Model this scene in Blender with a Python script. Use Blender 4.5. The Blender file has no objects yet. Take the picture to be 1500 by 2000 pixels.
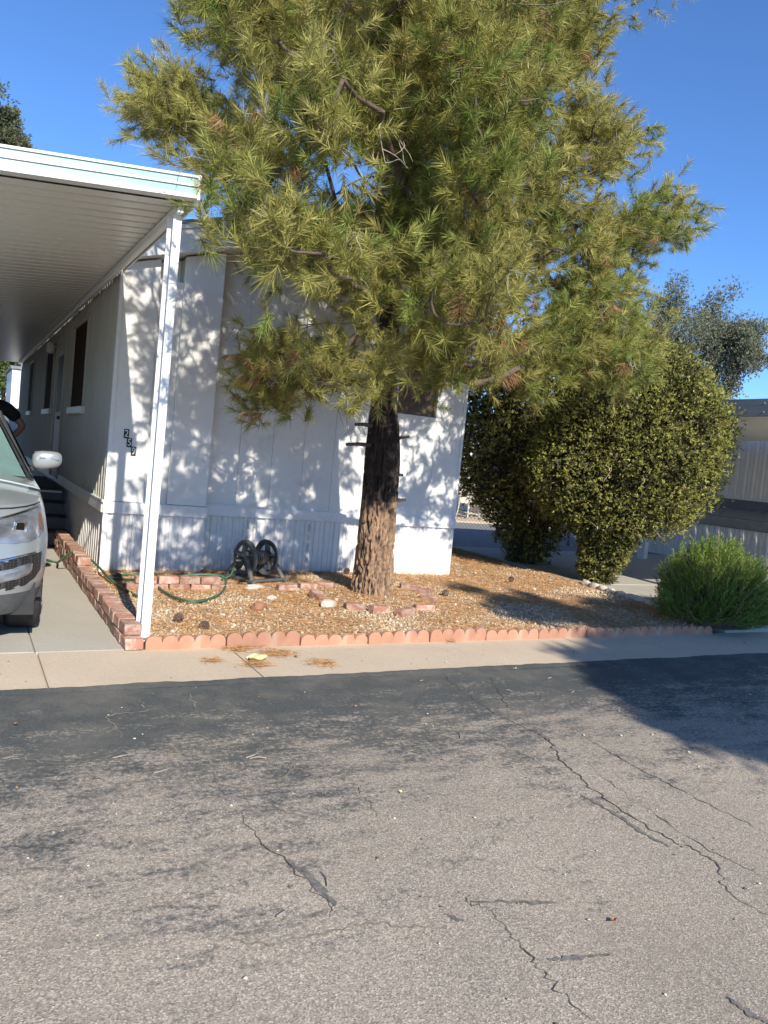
import bpy, bmesh, math, random
import numpy as np
from mathutils import Vector, Matrix, noise as mnoise
random.seed(7); rng = np.random.default_rng(11)
R = math.radians; PI = math.pi
scene = bpy.context.scene
col = scene.collection
# ------------------------------------------------------------------ camera
PITCH, ROLL, YAW = .0648, .0981, .5016
CAM = np.array([-1.3968, -8.7701, 1.4752]); FPX = 1527.26
_F = np.array([math.sin(YAW)*math.cos(PITCH), math.cos(YAW)*math.cos(PITCH), -math.sin(PITCH)])
_R0 = np.array([math.cos(YAW), -math.sin(YAW), 0.]); _U0 = np.cross(_R0, _F)
_R = math.cos(ROLL)*_R0 + math.sin(ROLL)*_U0
_U = -math.sin(ROLL)*_R0 + math.cos(ROLL)*_U0
def at(px, py, axis, val):
    """photo pixel (1500x2000) -> point where its ray meets the plane coord[axis] = val"""
    d = _F + _R*(px-750)/FPX + _U*(1000-py)/FPX
    return CAM + (val-CAM[axis])/d[axis]*d
cd = bpy.data.cameras.new('camera'); cam = bpy.data.objects.new('camera', cd); col.objects.link(cam)
cd.sensor_fit = 'HORIZONTAL'; cd.sensor_width = 36; cd.lens = FPX/1500*36
cd.clip_start = .05; cd.clip_end = 3000
M = Matrix.Identity(4)
for i in range(3):
    M[i][0] = _R[i]; M[i][1] = _U[i]; M[i][2] = -_F[i]; M[i][3] = CAM[i]
cam.matrix_world = M
scene.camera = cam
scene.render.resolution_x = 768; scene.render.resolution_y = 1024
# ------------------------------------------------------------------ sky, sun, exposure
LIGHT = Vector((.09, 1, -.62)).normalized()
w = bpy.data.worlds.new('World'); scene.world = w; w.use_nodes = True
nt = w.node_tree; bg = nt.nodes['Background']
sky = nt.nodes.new('ShaderNodeTexSky'); sky.sky_type = 'NISHITA'; sky.sun_disc = False
sky.sun_elevation = math.asin(-LIGHT.z); sky.sun_rotation = math.atan2(-LIGHT.x, -LIGHT.y)
sky.altitude = 350; sky.air_density = .9; sky.dust_density = .0; sky.ozone_density = 10.0
nt.links.new(sky.outputs[0], bg.inputs[0]); bg.inputs[1].default_value = .15
sd = bpy.data.lights.new('sun', 'SUN'); sun = bpy.data.objects.new('sun', sd); col.objects.link(sun)
sd.energy = 4.8; sd.angle = R(.53); sd.color = (1, .93, .82)
sun.rotation_euler = LIGHT.to_track_quat('-Z', 'Y').to_euler(); sun.location = (0, -20, 20)
scene.view_settings.view_transform = 'Standard'; scene.view_settings.look = 'None'
scene.view_settings.gamma = 1; scene.view_settings.exposure = .5
scene.cycles.max_bounces = 6; scene.cycles.diffuse_bounces = 3; scene.cycles.glossy_bounces = 2; scene.cycles.transmission_bounces = 3
# ------------------------------------------------------------------ materials
def newmat(name):
    m = bpy.data.materials.new(name); m.use_nodes = True
    n = m.node_tree.nodes; b = n['Principled BSDF']
    return m, m.node_tree, n, b
def ramp(nt, src, p0, p1, c0, c1):
    r = nt.nodes.new('ShaderNodeValToRGB'); nt.links.new(src, r.inputs[0])
    e = r.color_ramp.elements; e[0].position = p0; e[1].position = p1; e[0].color = (*c0, 1); e[1].color = (*c1, 1)
    return r.outputs[0]
def noise(nt, vec, scale, detail=6, rough=.6, dist=0):
    n = nt.nodes.new('ShaderNodeTexNoise'); n.inputs['Scale'].default_value = scale
    n.inputs['Detail'].default_value = detail; n.inputs['Roughness'].default_value = rough; n.inputs['Distortion'].default_value = dist
    if vec is not None: nt.links.new(vec, n.inputs['Vector'])
    return n.outputs[0]
def mix(nt, fac, a, b, mode='MIX'):
    n = nt.nodes.new('ShaderNodeMix'); n.data_type = 'RGBA'; n.blend_type = mode
    for s, v in ((n.inputs[0], fac), (n.inputs[6], a), (n.inputs[7], b)):
        if isinstance(v, (int, float)): s.default_value = v
        elif isinstance(v, tuple): s.default_value = (*v, 1)
        else: nt.links.new(v, s)
    return n.outputs[2]
def coords(nt, kind='Object', scale=None):
    t = nt.nodes.new('ShaderNodeTexCoord'); o = t.outputs[kind]
    if scale:
        mp = nt.nodes.new('ShaderNodeMapping'); mp.inputs['Scale'].default_value = scale; nt.links.new(o, mp.inputs[0]); o = mp.outputs[0]
    return o
def bump(nt, b, h, strength=.3, dist=.01):
    n = nt.nodes.new('ShaderNodeBump'); n.inputs['Strength'].default_value = strength; n.inputs['Distance'].default_value = dist
    nt.links.new(h, n.inputs['Height']); nt.links.new(n.outputs[0], b.inputs['Normal'])
def pm(name, c1, c2=None, scale=6, rough=.7, bmp=0, bscale=60, metal=0, stretch=None, dirt=None, dscale=2.5, spec=.5, coat=0, island=0):
    """two-tone noise paint; dirt = third colour in sparse blotches; island = value jitter by mesh piece"""
    m, nt, n, b = newmat(name)
    b.inputs['Roughness'].default_value = rough; b.inputs['Metallic'].default_value = metal
    b.inputs['Specular IOR Level'].default_value = spec; b.inputs['Coat Weight'].default_value = coat; b.inputs['Coat Roughness'].default_value = .05
    v = coords(nt, 'Object', stretch)
    c = ramp(nt, noise(nt, v, scale), .35, .68, c1, c2 or tuple(x*.82 for x in c1))
    if dirt: c = mix(nt, ramp(nt, noise(nt, v, dscale, 9, .7, .6), .55, .72, (0, 0, 0), (1, 1, 1)), c, dirt)
    if island:
        oi = nt.nodes.new('ShaderNodeObjectInfo')
        mr = nt.nodes.new('ShaderNodeMapRange'); mr.inputs[3].default_value = 1-island; mr.inputs[4].default_value = 1+island
        nt.links.new(oi.outputs['Random'], mr.inputs[0])
        hs = nt.nodes.new('ShaderNodeHueSaturation'); nt.links.new(c, hs.inputs['Color']); nt.links.new(mr.outputs[0], hs.inputs['Value']); c = hs.outputs[0]
    nt.links.new(c, b.inputs['Base Color'])
    if bmp: bump(nt, b, noise(nt, v, bscale, 8, .65), bmp)
    return m
def attrmat(name, rough=.6, trans=0., var=.25, nscale=9, spec=.3):
    """colour from the mesh's own 'Col' attribute with slight noise, optional leaf translucency"""
    m, nt, n, b = newmat(name); b.inputs['Roughness'].default_value = rough; b.inputs['Specular IOR Level'].default_value = spec
    a = nt.nodes.new('ShaderNodeAttribute'); a.attribute_name = 'Col'
    g = ramp(nt, noise(nt, coords(nt), nscale, 3), .3, .7, (1-var,)*3, (1+var,)*3)
    c = mix(nt, 1., a.outputs['Color'], g, 'MULTIPLY'); nt.links.new(c, b.inputs['Base Color'])
    if trans:
        t = nt.nodes.new('ShaderNodeBsdfTranslucent'); nt.links.new(c, t.inputs[0])
        s = nt.nodes.new('ShaderNodeMixShader'); s.inputs[0].default_value = trans
        o = n['Material Output']; nt.links.new(b.outputs[0], s.inputs[1]); nt.links.new(t.outputs[0], s.inputs[2]); nt.links.new(s.outputs[0], o.inputs[0])
    return m
MT = {}
MT['wall'] = pm('white_siding', (.80, .79, .76), (.74, .73, .70), 3, .55, .06, 25, dirt=(.62, .60, .56), dscale=2)
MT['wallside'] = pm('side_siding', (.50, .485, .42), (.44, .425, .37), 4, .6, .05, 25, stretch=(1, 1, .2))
MT['skirt'] = pm('skirt_paint', (.80, .79, .77), (.74, .73, .71), 5, .5, .04, 30, dirt=(.60, .56, .50), dscale=3)
m = MT['skirt']; nt = m.node_tree; b = nt.nodes['Principled BSDF']; old = b.inputs['Base Color'].links[0].from_socket
sx = nt.nodes.new('ShaderNodeSeparateXYZ'); nt.links.new(coords(nt), sx.inputs[0]); mr = nt.nodes.new('ShaderNodeMapRange'); mr.inputs[1].default_value = .16; mr.inputs[2].default_value = -.02
nt.links.new(sx.outputs[2], mr.inputs[0]); mm = nt.nodes.new('ShaderNodeMath'); mm.operation = 'MULTIPLY'; nt.links.new(mr.outputs[0], mm.inputs[0])
nt.links.new(ramp(nt, noise(nt, coords(nt, 'Object', (1, 1, .6)), 14, 8, .7), .35, .7, (.1,)*3, (.9,)*3), mm.inputs[1])
nt.links.new(mix(nt, mm.outputs[0], old, (.46, .36, .25)), b.inputs['Base Color'])
MT['trim'] = pm('white_trim', (.82, .82, .81), (.76, .76, .75), 5, .5, .1, 40, dirt=(.62, .6, .57), dscale=5)
MT['fascia'] = pm('fascia_wood', (.78, .77, .75), (.70, .69, .67), 5, .7, .35, 14, stretch=(.5, 1, 4), dirt=(.5, .49, .48), dscale=6)
MT['vent'] = pm('vent_holes', (.46, .46, .46), (.55, .55, .55), 90, .6)
MT['roofing'] = pm('grey_roofing', (.17, .18, .2), (.25, .26, .28), 10, .9, .4, 50, dirt=(.4, .4, .4), dscale=9)
MT['alu'] = pm('white_aluminium', (.78, .78, .76), (.72, .72, .70), 2, .35, .0, metal=0)
MT['pan'] = pm('carport_pan', (.78, .77, .70), (.68, .67, .61), 1.2, .32, stretch=(.6, 3, 1))
MT['aqua'] = pm('aqua_band', (.27, .49, .44), (.36, .56, .52), 3, .4, stretch=(.4, 3, 3), dirt=(.58, .68, .66), dscale=3)
MT['darkglass'] = pm('dark_pane', (.012, .009, .008), (.02, .014, .011), 2, .6, spec=.15)
MT['brownboard'] = pm('brown_board', (.05, .022, .014), (.035, .016, .010), 3, .9, spec=.1)
MT['brownwin'] = pm('brown_screen', (.13, .085, .05), (.09, .06, .035), 5, .6, .1, 40)
MT['black'] = pm('black_plastic', (.018, .018, .018), (.028, .028, .028), 9, .5)
MT['white'] = pm('white_print', (.8, .8, .78), (.78, .78, .76), 5, .5)
MT['steps'] = pm('grey_steps', (.15, .155, .165), (.12, .125, .13), 5, .6, .1, 50)
MT['stepcarpet'] = pm('step_carpet', (.03, .03, .032), (.045, .045, .045), 40, .95, .3, 200)
MT['reel'] = pm('reel_plastic', (.085, .088, .085), (.12, .122, .115), 12, .55, .1, 60, dirt=(.2, .18, .15), dscale=7)
MT['hose'] = pm('green_hose', (.035, .10, .05), (.06, .14, .08), 14, .45)
MT['chair'] = pm('beige_chair', (.62, .57, .48), (.56, .51, .43), 6, .6)
MT['galv'] = pm('galvanised_wire', (.32, .33, .34), (.25, .26, .27), 9, .45, metal=.6)
MT['nwall'] = pm('beige_siding', (.78, .73, .63), (.72, .67, .58), 3, .6, stretch=(1, 1, .3))
MT['nplank'] = pm('dark_plank', (.13, .14, .155), (.10, .11, .12), 6, .7, .1, 30)
MT['nfascia'] = pm('slate_fascia', (.17, .20, .25), (.21, .24, .29), 7, .6, .3, 12, stretch=(1, .4, 3))
MT['terracotta'] = pm('terracotta', (.45, .235, .15), (.38, .19, .12), 7, .9, .35, 50, dirt=(.42, .31, .22), dscale=4, island=.2)
MT['paver'] = pm('pale_stone', (.62, .56, .47), (.50, .44, .36), 14, .9, .5, 40, dirt=(.42, .25, .18), dscale=9, island=.12)
MT['rock'] = pm('red_rock', (.36, .18, .10), (.28, .14, .08), 12, .9, .5, 40)
MT['paint'] = pm('silver_paint', (.36, .395, .40), (.34, .375, .38), 1, .32, metal=.4, coat=.6)
MT['clad'] = pm('dark_cladding', (.07, .075, .08), (.10, .105, .11), 20, .6, .15, 200)
MT['chrome'] = pm('chrome', (.75, .75, .76), (.7, .7, .7), 2, .12, metal=1)
MT['rubber'] = pm('tyre_rubber', (.02, .02, .02), (.03, .03, .03), 20, .85, .1, 90)
MT['amber'] = pm('amber_lens', (.22, .07, .025), (.13, .12, .12), 60, .15)
MT['glass'] = pm('car_glass', (.10, .17, .16), (.16, .26, .24), 1.5, .05)
MT['cloth'] = pm('black_cotton', (.010, .010, .011), (.016, .016, .017), 20, .9)
MT['trouser'] = pm('dark_trousers', (.03, .032, .04), (.04, .042, .05), 20, .9)
MT['skin'] = pm('skin', (.34, .19, .13), (.30, .165, .11), 14, .5)
MT['hair'] = pm('dark_hair', (.02, .014, .01), (.035, .025, .018), 40, .6)
MT['shoe'] = pm('shoe', (.04, .04, .04), (.06, .06, .06), 20, .7)
MT['foliage'] = attrmat('foliage', .5, .22)
MT['scale'] = attrmat('scale_foliage', .6, .15)
MT['stone'] = attrmat('stones', .9, 0, .15, 60)
MT['twig'] = pm('pale_twig', (.40, .35, .29), (.26, .21, .17), 14, .85, .3, 60)
MT['branch'] = pm('branch_bark', (.15, .11, .085), (.09, .065, .05), 16, .9, .5, 40)
MT['cone'] = pm('pine_cone', (.17, .11, .075), (.10, .065, .045), 40, .85)
MT['leafy'] = pm('yellow_paper', (.72, .66, .36), (.6, .52, .26), 20, .7)
# headlight: clear lens over chrome/dark cells
m, nt, n, b = newmat('headlight_lens'); v = coords(nt)
c = ramp(nt, noise(nt, coords(nt, 'Object', (.6, .6, 1)), 9, 4, .6), .35, .7, (.13, .145, .165), (.36, .385, .42)); nt.links.new(c, b.inputs['Base Color'])
b.inputs['Roughness'].default_value = .08; b.inputs['Metallic'].default_value = .4; b.inputs['Coat Weight'].default_value = 1; MT['lens'] = m
# honeycomb grille
m, nt, n, b = newmat('honeycomb'); vo = nt.nodes.new('ShaderNodeTexVoronoi'); vo.feature = 'DISTANCE_TO_EDGE'; vo.inputs['Scale'].default_value = 42; vo.inputs['Randomness'].default_value = .15
nt.links.new(coords(nt, 'Object', (1, .3, 1.4)), vo.inputs['Vector'])
nt.links.new(ramp(nt, vo.outputs['Distance'], .04, .12, (.05, .05, .053), (.006, .006, .006)), b.inputs['Base Color']); b.inputs['Roughness'].default_value = .5; MT['honey'] = m
# brick: fired clay with mortar smears and whitewash
m, nt, n, b = newmat('old_brick'); v = coords(nt); oi = nt.nodes.new('ShaderNodeObjectInfo')
add = nt.nodes.new('ShaderNodeVectorMath'); nt.links.new(v, add.inputs[0])
sc = nt.nodes.new('ShaderNodeVectorMath'); sc.operation = 'SCALE'; sc.inputs[0].default_value = (9, 5, 3); nt.links.new(oi.outputs['Random'], sc.inputs['Scale']); nt.links.new(sc.outputs[0], add.inputs[1])
vv = add.outputs[0]
c = ramp(nt, noise(nt, vv, 9), .3, .7, (.40, .185, .125), (.31, .15, .105))
c = mix(nt, ramp(nt, noise(nt, vv, 11, 8, .7, .5), .44, .58, (0,)*3, (.8,)*3), c, (.50, .385, .30))
c = mix(nt, ramp(nt, noise(nt, vv, 24, 8, .7), .60, .68, (0,)*3, (1,)*3), c, (.62, .58, .53))
hs = nt.nodes.new('ShaderNodeHueSaturation'); nt.links.new(c, hs.inputs['Color'])
mr = nt.nodes.new('ShaderNodeMapRange'); mr.inputs[3].default_value = .72; mr.inputs[4].default_value = 1.2; nt.links.new(oi.outputs['Random'], mr.inputs[0]); nt.links.new(mr.outputs[0], hs.inputs['Value'])
nt.links.new(hs.outputs[0], b.inputs['Base Color']); b.inputs['Roughness'].default_value = .9; bump(nt, b, noise(nt, vv, 45, 8, .7), .6); MT['brick'] = m
# bark: colour from fissure depth + height (dark charred top, tan plates below)
m, nt, n, b = newmat('pine_bark'); a = nt.nodes.new('ShaderNodeAttribute'); a.attribute_name = 'Col'
g = ramp(nt, noise(nt, coords(nt, 'Object', (1, 1, .35)), 26, 8, .7), .3, .72, (.55,)*3, (1.35,)*3)
nt.links.new(mix(nt, 1., a.outputs['Color'], g, 'MULTIPLY'), b.inputs['Base Color']); b.inputs['Roughness'].default_value = .95
bump(nt, b, noise(nt, coords(nt, 'Object', (1, 1, .4)), 55, 8, .7), .8, .012); MT['bark'] = m
# concrete
def concrete(name, c1, c2, stain):
    m, nt, n, b = newmat(name); v = coords(nt)
    c = ramp(nt, noise(nt, v, 1.6, 8, .65), .3, .7, c1, c2)
    c = mix(nt, ramp(nt, noise(nt, v, .8, 9, .7, .8), .56, .74, (0,)*3, (.75,)*3), c, stain)
    c = mix(nt, ramp(nt, noise(nt, v, 130, 2, .5), .38, .62, (.82,)*3, (1.12,)*3), c, c) if 0 else mix(nt, 1., c, ramp(nt, noise(nt, v, 120, 3, .6), .3, .7, (.84,)*3, (1.1,)*3), 'MULTIPLY')
    nt.links.new(c, b.inputs['Base Color']); b.inputs['Roughness'].default_value = .92; bump(nt, b, noise(nt, v, 90, 6, .7), .25, .004)
    return m
MT['walk'] = concrete('sidewalk_concrete', (.60, .495, .36), (.53, .435, .315), (.42, .335, .235))
MT['drive'] = concrete('driveway_concrete', (.47, .44, .37), (.42, .39, .33), (.33, .30, .25))
# asphalt: worn seal coat over grey aggregate
m, nt, n, b = newmat('asphalt'); v = coords(nt, 'Object')
vo = nt.nodes.new('ShaderNodeTexVoronoi'); vo.inputs['Scale'].default_value = 190; nt.links.new(v, vo.inputs['Vector'])
sp = nt.nodes.new('ShaderNodeSeparateColor'); nt.links.new(vo.outputs['Color'], sp.inputs[0])
agg = ramp(nt, sp.outputs[0], .0, 1., (.20, .175, .14), (.60, .53, .435)); e = agg.node.color_ramp.elements
x = e.new(.45); x.color = (.335, .296, .243, 1); x = e.new(.8); x.color = (.41, .362, .298, 1)
agg = mix(nt, 1., agg, ramp(nt, noise(nt, v, .9, 6, .6), .3, .7, (.88, .855, .81), (1.13, 1.09, 1.03)), 'MULTIPLY')
agg = mix(nt, ramp(nt, noise(nt, v, .55, 5, .6), .56, .72, (0,)*3, (.35,)*3), agg, (.27, .225, .16))
seal = ramp(nt, noise(nt, v, 60, 4, .7), .3, .75, (.05, .056, .054), (.105, .109, .102))
sx = nt.nodes.new('ShaderNodeSeparateXYZ'); nt.links.new(v, sx.inputs[0])
def math_(op, a, bb):
    q = nt.nodes.new('ShaderNodeMath'); q.operation = op
    for i, s in enumerate((a, bb)):
        if isinstance(s, (int, float)): q.inputs[i].default_value = s
        else: nt.links.new(s, q.inputs[i])
    return q.outputs[0]
edge = math_('ADD', math_('ADD', sx.outputs[1], 5.72), math_('MULTIPLY', sx.outputs[0], -.07))   # >0 towards the walk
edge = math_('ADD', edge, math_('MULTIPLY', math_('SUBTRACT', noise(nt, v, .9, 7, .62), .5), 2.6))
wear = noise(nt, coords(nt, 'Object', (.55, 1.5, 1)), 4.2, 11, .78)
fine = noise(nt, v, 38, 5, .75)
k = math_('ADD', math_('MULTIPLY', edge, .42), math_('MULTIPLY', math_('SUBTRACT', .54, wear), 2.6))
k = math_('ADD', k, math_('MULTIPLY', math_('SUBTRACT', fine, .5), 1.9))
cr = ramp(nt, k, .0, .5, (0,)*3, (1,)*3)
dusty = mix(nt, ramp(nt, noise(nt, v, 2.2, 10, .75), .46, .68, (0,)*3, (.6,)*3), seal, (.20, .18, .145))
base = mix(nt, cr, agg, dusty)
nt.links.new(base, b.inputs['Base Color']); b.inputs['Roughness'].default_value = .88
bump(nt, b, math_('ADD', vo.outputs['Distance'], math_('MULTIPLY', noise(nt, v, 220, 3), .4)), .35, .004); MT['asphalt'] = m
MT['crack'] = pm('crack_fill', (.045, .042, .038), (.10, .09, .075), 30, .95)
MT['crackpale'] = pm('crack_dust', (.30, .26, .19), (.16, .14, .11), 20, .95)
MT['patch'] = pm('seal_streak', (.09, .092, .087), (.24, .22, .185), 45, .9, .3, 150)
# gravel bed soil, far ground
m, nt, n, b = newmat('bed_soil'); v = coords(nt)
vo = nt.nodes.new('ShaderNodeTexVoronoi'); vo.inputs['Scale'].default_value = 48; nt.links.new(v, vo.inputs['Vector'])
sp = nt.nodes.new('ShaderNodeSeparateColor'); nt.links.new(vo.outputs['Color'], sp.inputs[0])
c = ramp(nt, sp.outputs[0], 0, 1, (.30, .20, .11), (.58, .47, .33))
c = mix(nt, ramp(nt, noise(nt, v, 2.3, 8, .7), .42, .62, (0,)*3, (.8,)*3), c, (.40, .22, .10))
nt.links.new(c, b.inputs['Base Color']); b.inputs['Roughness'].default_value = .95; bump(nt, b, vo.outputs['Distance'], .7, .012); MT['soil'] = m
MT['far'] = pm('desert_ground', (.36, .31, .25), (.28, .24, .19), .6, .95, .4, 30)
MT['backgravel'] = pm('grey_gravel', (.30, .30, .30), (.14, .14, .145), 28, .95, .8, 30)
# ------------------------------------------------------------------ mesh helpers
class MB:
    def __init__(s): s.v = []; s.f = []
    def add(s, vs, fs):
        o = len(s.v); s.v += [tuple(map(float, q)) for q in vs]; s.f += [tuple(i+o for i in f) for f in fs]; return s
    def box(s, x0, x1, y0, y1, z0, z1):
        return s.add([(x0, y0, z0), (x1, y0, z0), (x1, y1, z0), (x0, y1, z0), (x0, y0, z1), (x1, y0, z1), (x1, y1, z1), (x0, y1, z1)],
                     [(0, 3, 2, 1), (4, 5, 6, 7), (0, 1, 5, 4), (1, 2, 6, 5), (2, 3, 7, 6), (3, 0, 4, 7)])
    def bar(s, a, b, wd, ht, up=(0, 0, 1)):
        a = Vector(a); b = Vector(b); d = (b-a).normalized(); sd = d.cross(Vector(up))
        if sd.length < 1e-4: sd = d.cross(Vector((1, 0, 0)))
        sd.normalize(); u = sd.cross(d)
        vs = [p + sd*i*wd/2 + u*j*ht/2 for p in (a, b) for i, j in ((-1, -1), (1, -1), (1, 1), (-1, 1))]
        return s.add(vs, [(0, 1, 2, 3), (7, 6, 5, 4), (0, 4, 5, 1), (1, 5, 6, 2), (2, 6, 7, 3), (3, 7, 4, 0)])
    def prism(s, poly, f):
        """poly list of 2-d points; f(p, k) -> 3-d point for k = 0 / 1"""
        n = len(poly); vs = [f(p, 0) for p in poly] + [f(p, 1) for p in poly]
        return s.add(vs, [tuple(range(n))[::-1], tuple(range(n, 2*n))] + [(i, (i+1) % n, n+(i+1) % n, n+i) for i in range(n)])
    def tube(s, pts, rad, seg=6, cap=True):
        pts = [Vector(p) for p in pts]; n = len(pts); rad = [rad]*n if isinstance(rad, (int, float)) else rad
        vs = []; prev = None
        for i, p in enumerate(pts):
            d = (pts[min(i+1, n-1)] - pts[max(i-1, 0)]).normalized()
            if prev is None: prev = d.orthogonal().normalized()
            prev = (prev - d*prev.dot(d)); prev = prev.normalized() if prev.length > 1e-5 else d.orthogonal().normalized()
            q = d.cross(prev)
            vs += [p + (prev*math.cos(2*PI*k/seg) + q*math.sin(2*PI*k/seg))*rad[i] for k in range(seg)]
        fs = [(i*seg+k, i*seg+(k+1) % seg, (i+1)*seg+(k+1) % seg, (i+1)*seg+k) for i in range(n-1) for k in range(seg)]
        if cap: fs += [tuple(range(seg))[::-1], tuple(range((n-1)*seg, n*seg))]
        return s.add(vs, fs)
    def grid(s, rows, closed=False):
        h = len(rows); wd = len(rows[0]); vs = [p for r in rows for p in r]
        return s.add(vs, [(i*wd+j, i*wd+(j+1) % wd, (i+1)*wd+(j+1) % wd, (i+1)*wd+j) for i in range(h-1) for j in range(wd if closed else wd-1)])
    def mesh(s, name, mat=None, smooth=False):
        me = bpy.data.meshes.new(name); me.from_pydata(s.v, [], s.f); me.update()
        if mat: me.materials.append(MT[mat] if isinstance(mat, str) else mat)
        if smooth: me.polygons.foreach_set('use_smooth', [True]*len(me.polygons))
        return me
    def build(s, name, mat, parent=None, smooth=False, loc=None):
        return link(name, s.mesh(name, mat, smooth), parent, loc)
def link(name, me, parent=None, loc=None, rot=None):
    o = bpy.data.objects.new(name, me); col.objects.link(o)
    if parent: o.parent = parent
    if loc is not None: o.location = loc
    if rot is not None: o.rotation_euler = rot
    return o
def thing(name, label, cat, loc=(0, 0, 0), group=None):
    o = link(name, None, None, loc); return tag(o, label, cat, group)
def tag(o, label, cat, group=None):
    o['label'] = label; o['category'] = cat
    if group: o['group'] = group
    return o
def struct(o): o['kind'] = 'structure'; return o
def bevel(o, wd=.01, seg=2):
    b = o.modifiers.new('bevel', 'BEVEL'); b.width = wd; b.segments = seg; b.limit_method = 'ANGLE'; return o
def soup(name, verts, tris, mat, parent=None, cols=None):
    """big triangle mesh straight from numpy arrays"""
    me = bpy.data.meshes.new(name); nv, nf = len(verts), len(tris)
    me.vertices.add(nv); me.vertices.foreach_set('co', np.ascontiguousarray(verts, np.float32).ravel())
    me.loops.add(nf*3); me.loops.foreach_set('vertex_index', np.ascontiguousarray(tris, np.int32).ravel())
    me.polygons.add(nf); me.polygons.foreach_set('loop_start', np.arange(0, nf*3, 3, dtype=np.int32))
    me.update(calc_edges=True)
    if cols is not None:
        a = me.color_attributes.new('Col', 'FLOAT_COLOR', 'POINT')
        a.data.foreach_set('color', np.hstack([cols, np.ones((nv, 1))]).astype(np.float32).ravel())
    me.materials.append(MT[mat]); return link(name, me, parent)
def unit(a): return a/np.maximum(np.linalg.norm(a, axis=-1, keepdims=True), 1e-9)
def fn(x, y, s=1., seed=0.): return mnoise.noise(Vector((x*s+seed, y*s-seed, seed*.7)))
def spline(pts, n=8):
    P = [np.array(p, float) for p in pts]; P = [2*P[0]-P[1]] + P + [2*P[-1]-P[-2]]; out = []
    for i in range(1, len(P)-2):
        for k in range(n):
            t = k/n; a, b_, c_, d = P[i-1:i+3]
            out.append(.5*((2*b_)+(-a+c_)*t+(2*a-5*b_+4*c_-d)*t*t+(-a+3*b_-3*c_+d)*t**3))
    out.append(P[-2]); return out
# ================================================================== SETTING
ROADZ, WALKZ = -.084, -.08
W = 4.64; BACK = .22; WALLH = 3.30; SLOPE = .30; LEN = 15.4
g = MB().box(-400, 400, -300, 900, -.6, -.14).build('ground', 'far'); struct(g)
rows = [[(x, y, ROADZ + .006*fn(x, y, .8)) for x in np.linspace(-30, 40, 141)] for y in np.linspace(-10.6, -3.80, 30)]
road = struct(MB().grid(rows).build('road', 'asphalt', smooth=True))
lipx = np.arange(-30, 40, .035); lipn = [-3.805 + .022*fn(x, 0, 2.1, 4.) + .014*fn(x, 1, 9., 2.) + .006*fn(x, 2, 30., 1.) for x in lipx]
MB().grid([[(x, -3.9, ROADZ+.0015) for x in lipx], [(x, y-.02, WALKZ+.0035) for x, y in zip(lipx, lipn)], [(x, y, WALKZ+.0028) for x, y in zip(lipx, lipn)]]).build('asphalt_edge', 'asphalt', road, smooth=True)
def crack(pix, wd, mat, name, jit=.03, seed=0):
    P = spline([at(px, py, 2, ROADZ) for px, py in pix], 14); r = random.Random(seed); vs = []; L = []
    for i, p in enumerate(P):
        d = P[min(i+1, len(P)-1)]-P[max(i-1, 0)]; d = d/np.linalg.norm(d); nrm = np.array([-d[1], d[0], 0])
        c = p + nrm*jit*(1.1*mnoise.noise(Vector((i*.45, seed*7.3, 0)))+.12*r.uniform(-1, 1)); wv = .62*wd*(.55+.6*mnoise.noise(Vector((i*.33, seed*3.1, 5))))*(.3+.7*math.sin(PI*min(max(i/len(P), .04), .96)))
        z = ROADZ + .006*fn(c[0], c[1], .8) + .0035
        L.append([(c[0]-nrm[0]*wv, c[1]-nrm[1]*wv, z), (c[0]+nrm[0]*wv, c[1]+nrm[1]*wv, z)])
    MB().grid(L).build(name, mat, road)
for i, (pix, wd, mat) in enumerate([
    ([(860, 1315), (960, 1390), (1060, 1440), (1100, 1490), (1180, 1560), (1290, 1630), (1390, 1680), (1420, 1740), (1500, 1790)], .010, 'crack'),
    ([(950, 1320), (990, 1375), (1010, 1390)], .008, 'crack'), ([(1055, 1430), (1085, 1465)], .009, 'crack'),
    ([(1120, 1425), (1190, 1470), (1300, 1530), (1400, 1580), (1500, 1630)], .008, 'crack'),
    ([(1270, 1293), (1360, 1345), (1430, 1380), (1500, 1400)], .009, 'crack'),
    ([(1140, 1490), (1230, 1560), (1350, 1640), (1500, 1720)], .006, 'crack'),
    ([(700, 1540), (735, 1600)], .006, 'crack'),
    ([(960, 1780), (1020, 1850), (1070, 1910), (1150, 1995)], .007, 'crack'),
    ([(900, 1740), (920, 1765), (970, 1780)], .006, 'crack'),
    ([(470, 1590), (520, 1655), (600, 1720), (650, 1790)], .007, 'crack'),
    ([(0, 1460), (80, 1490), (160, 1490), (260, 1465)], .012, 'crackpale'), ([(270, 1365), (280, 1390), (210, 1400), (240, 1440)], .014, 'crackpale'),
    ([(260, 1460), (340, 1470), (410, 1490), (440, 1535), (530, 1530), (610, 1465), (640, 1455), (750, 1450)], .014, 'crackpale'),
    ([(370, 1355), (385, 1385)], .014, 'crackpale'), ([(410, 1470), (480, 1455), (560, 1447)], .010, 'crackpale'),
    ([(200, 1850), (400, 1835), (560, 1840), (720, 1805), (800, 1815), (880, 1795)], .010, 'crackpale'),
    ([(760, 1450), (900, 1440), (1010, 1470), (1070, 1500)], .009, 'crackpale')]):
    crack(pix, wd, mat, 'crack', seed=i)
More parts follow.
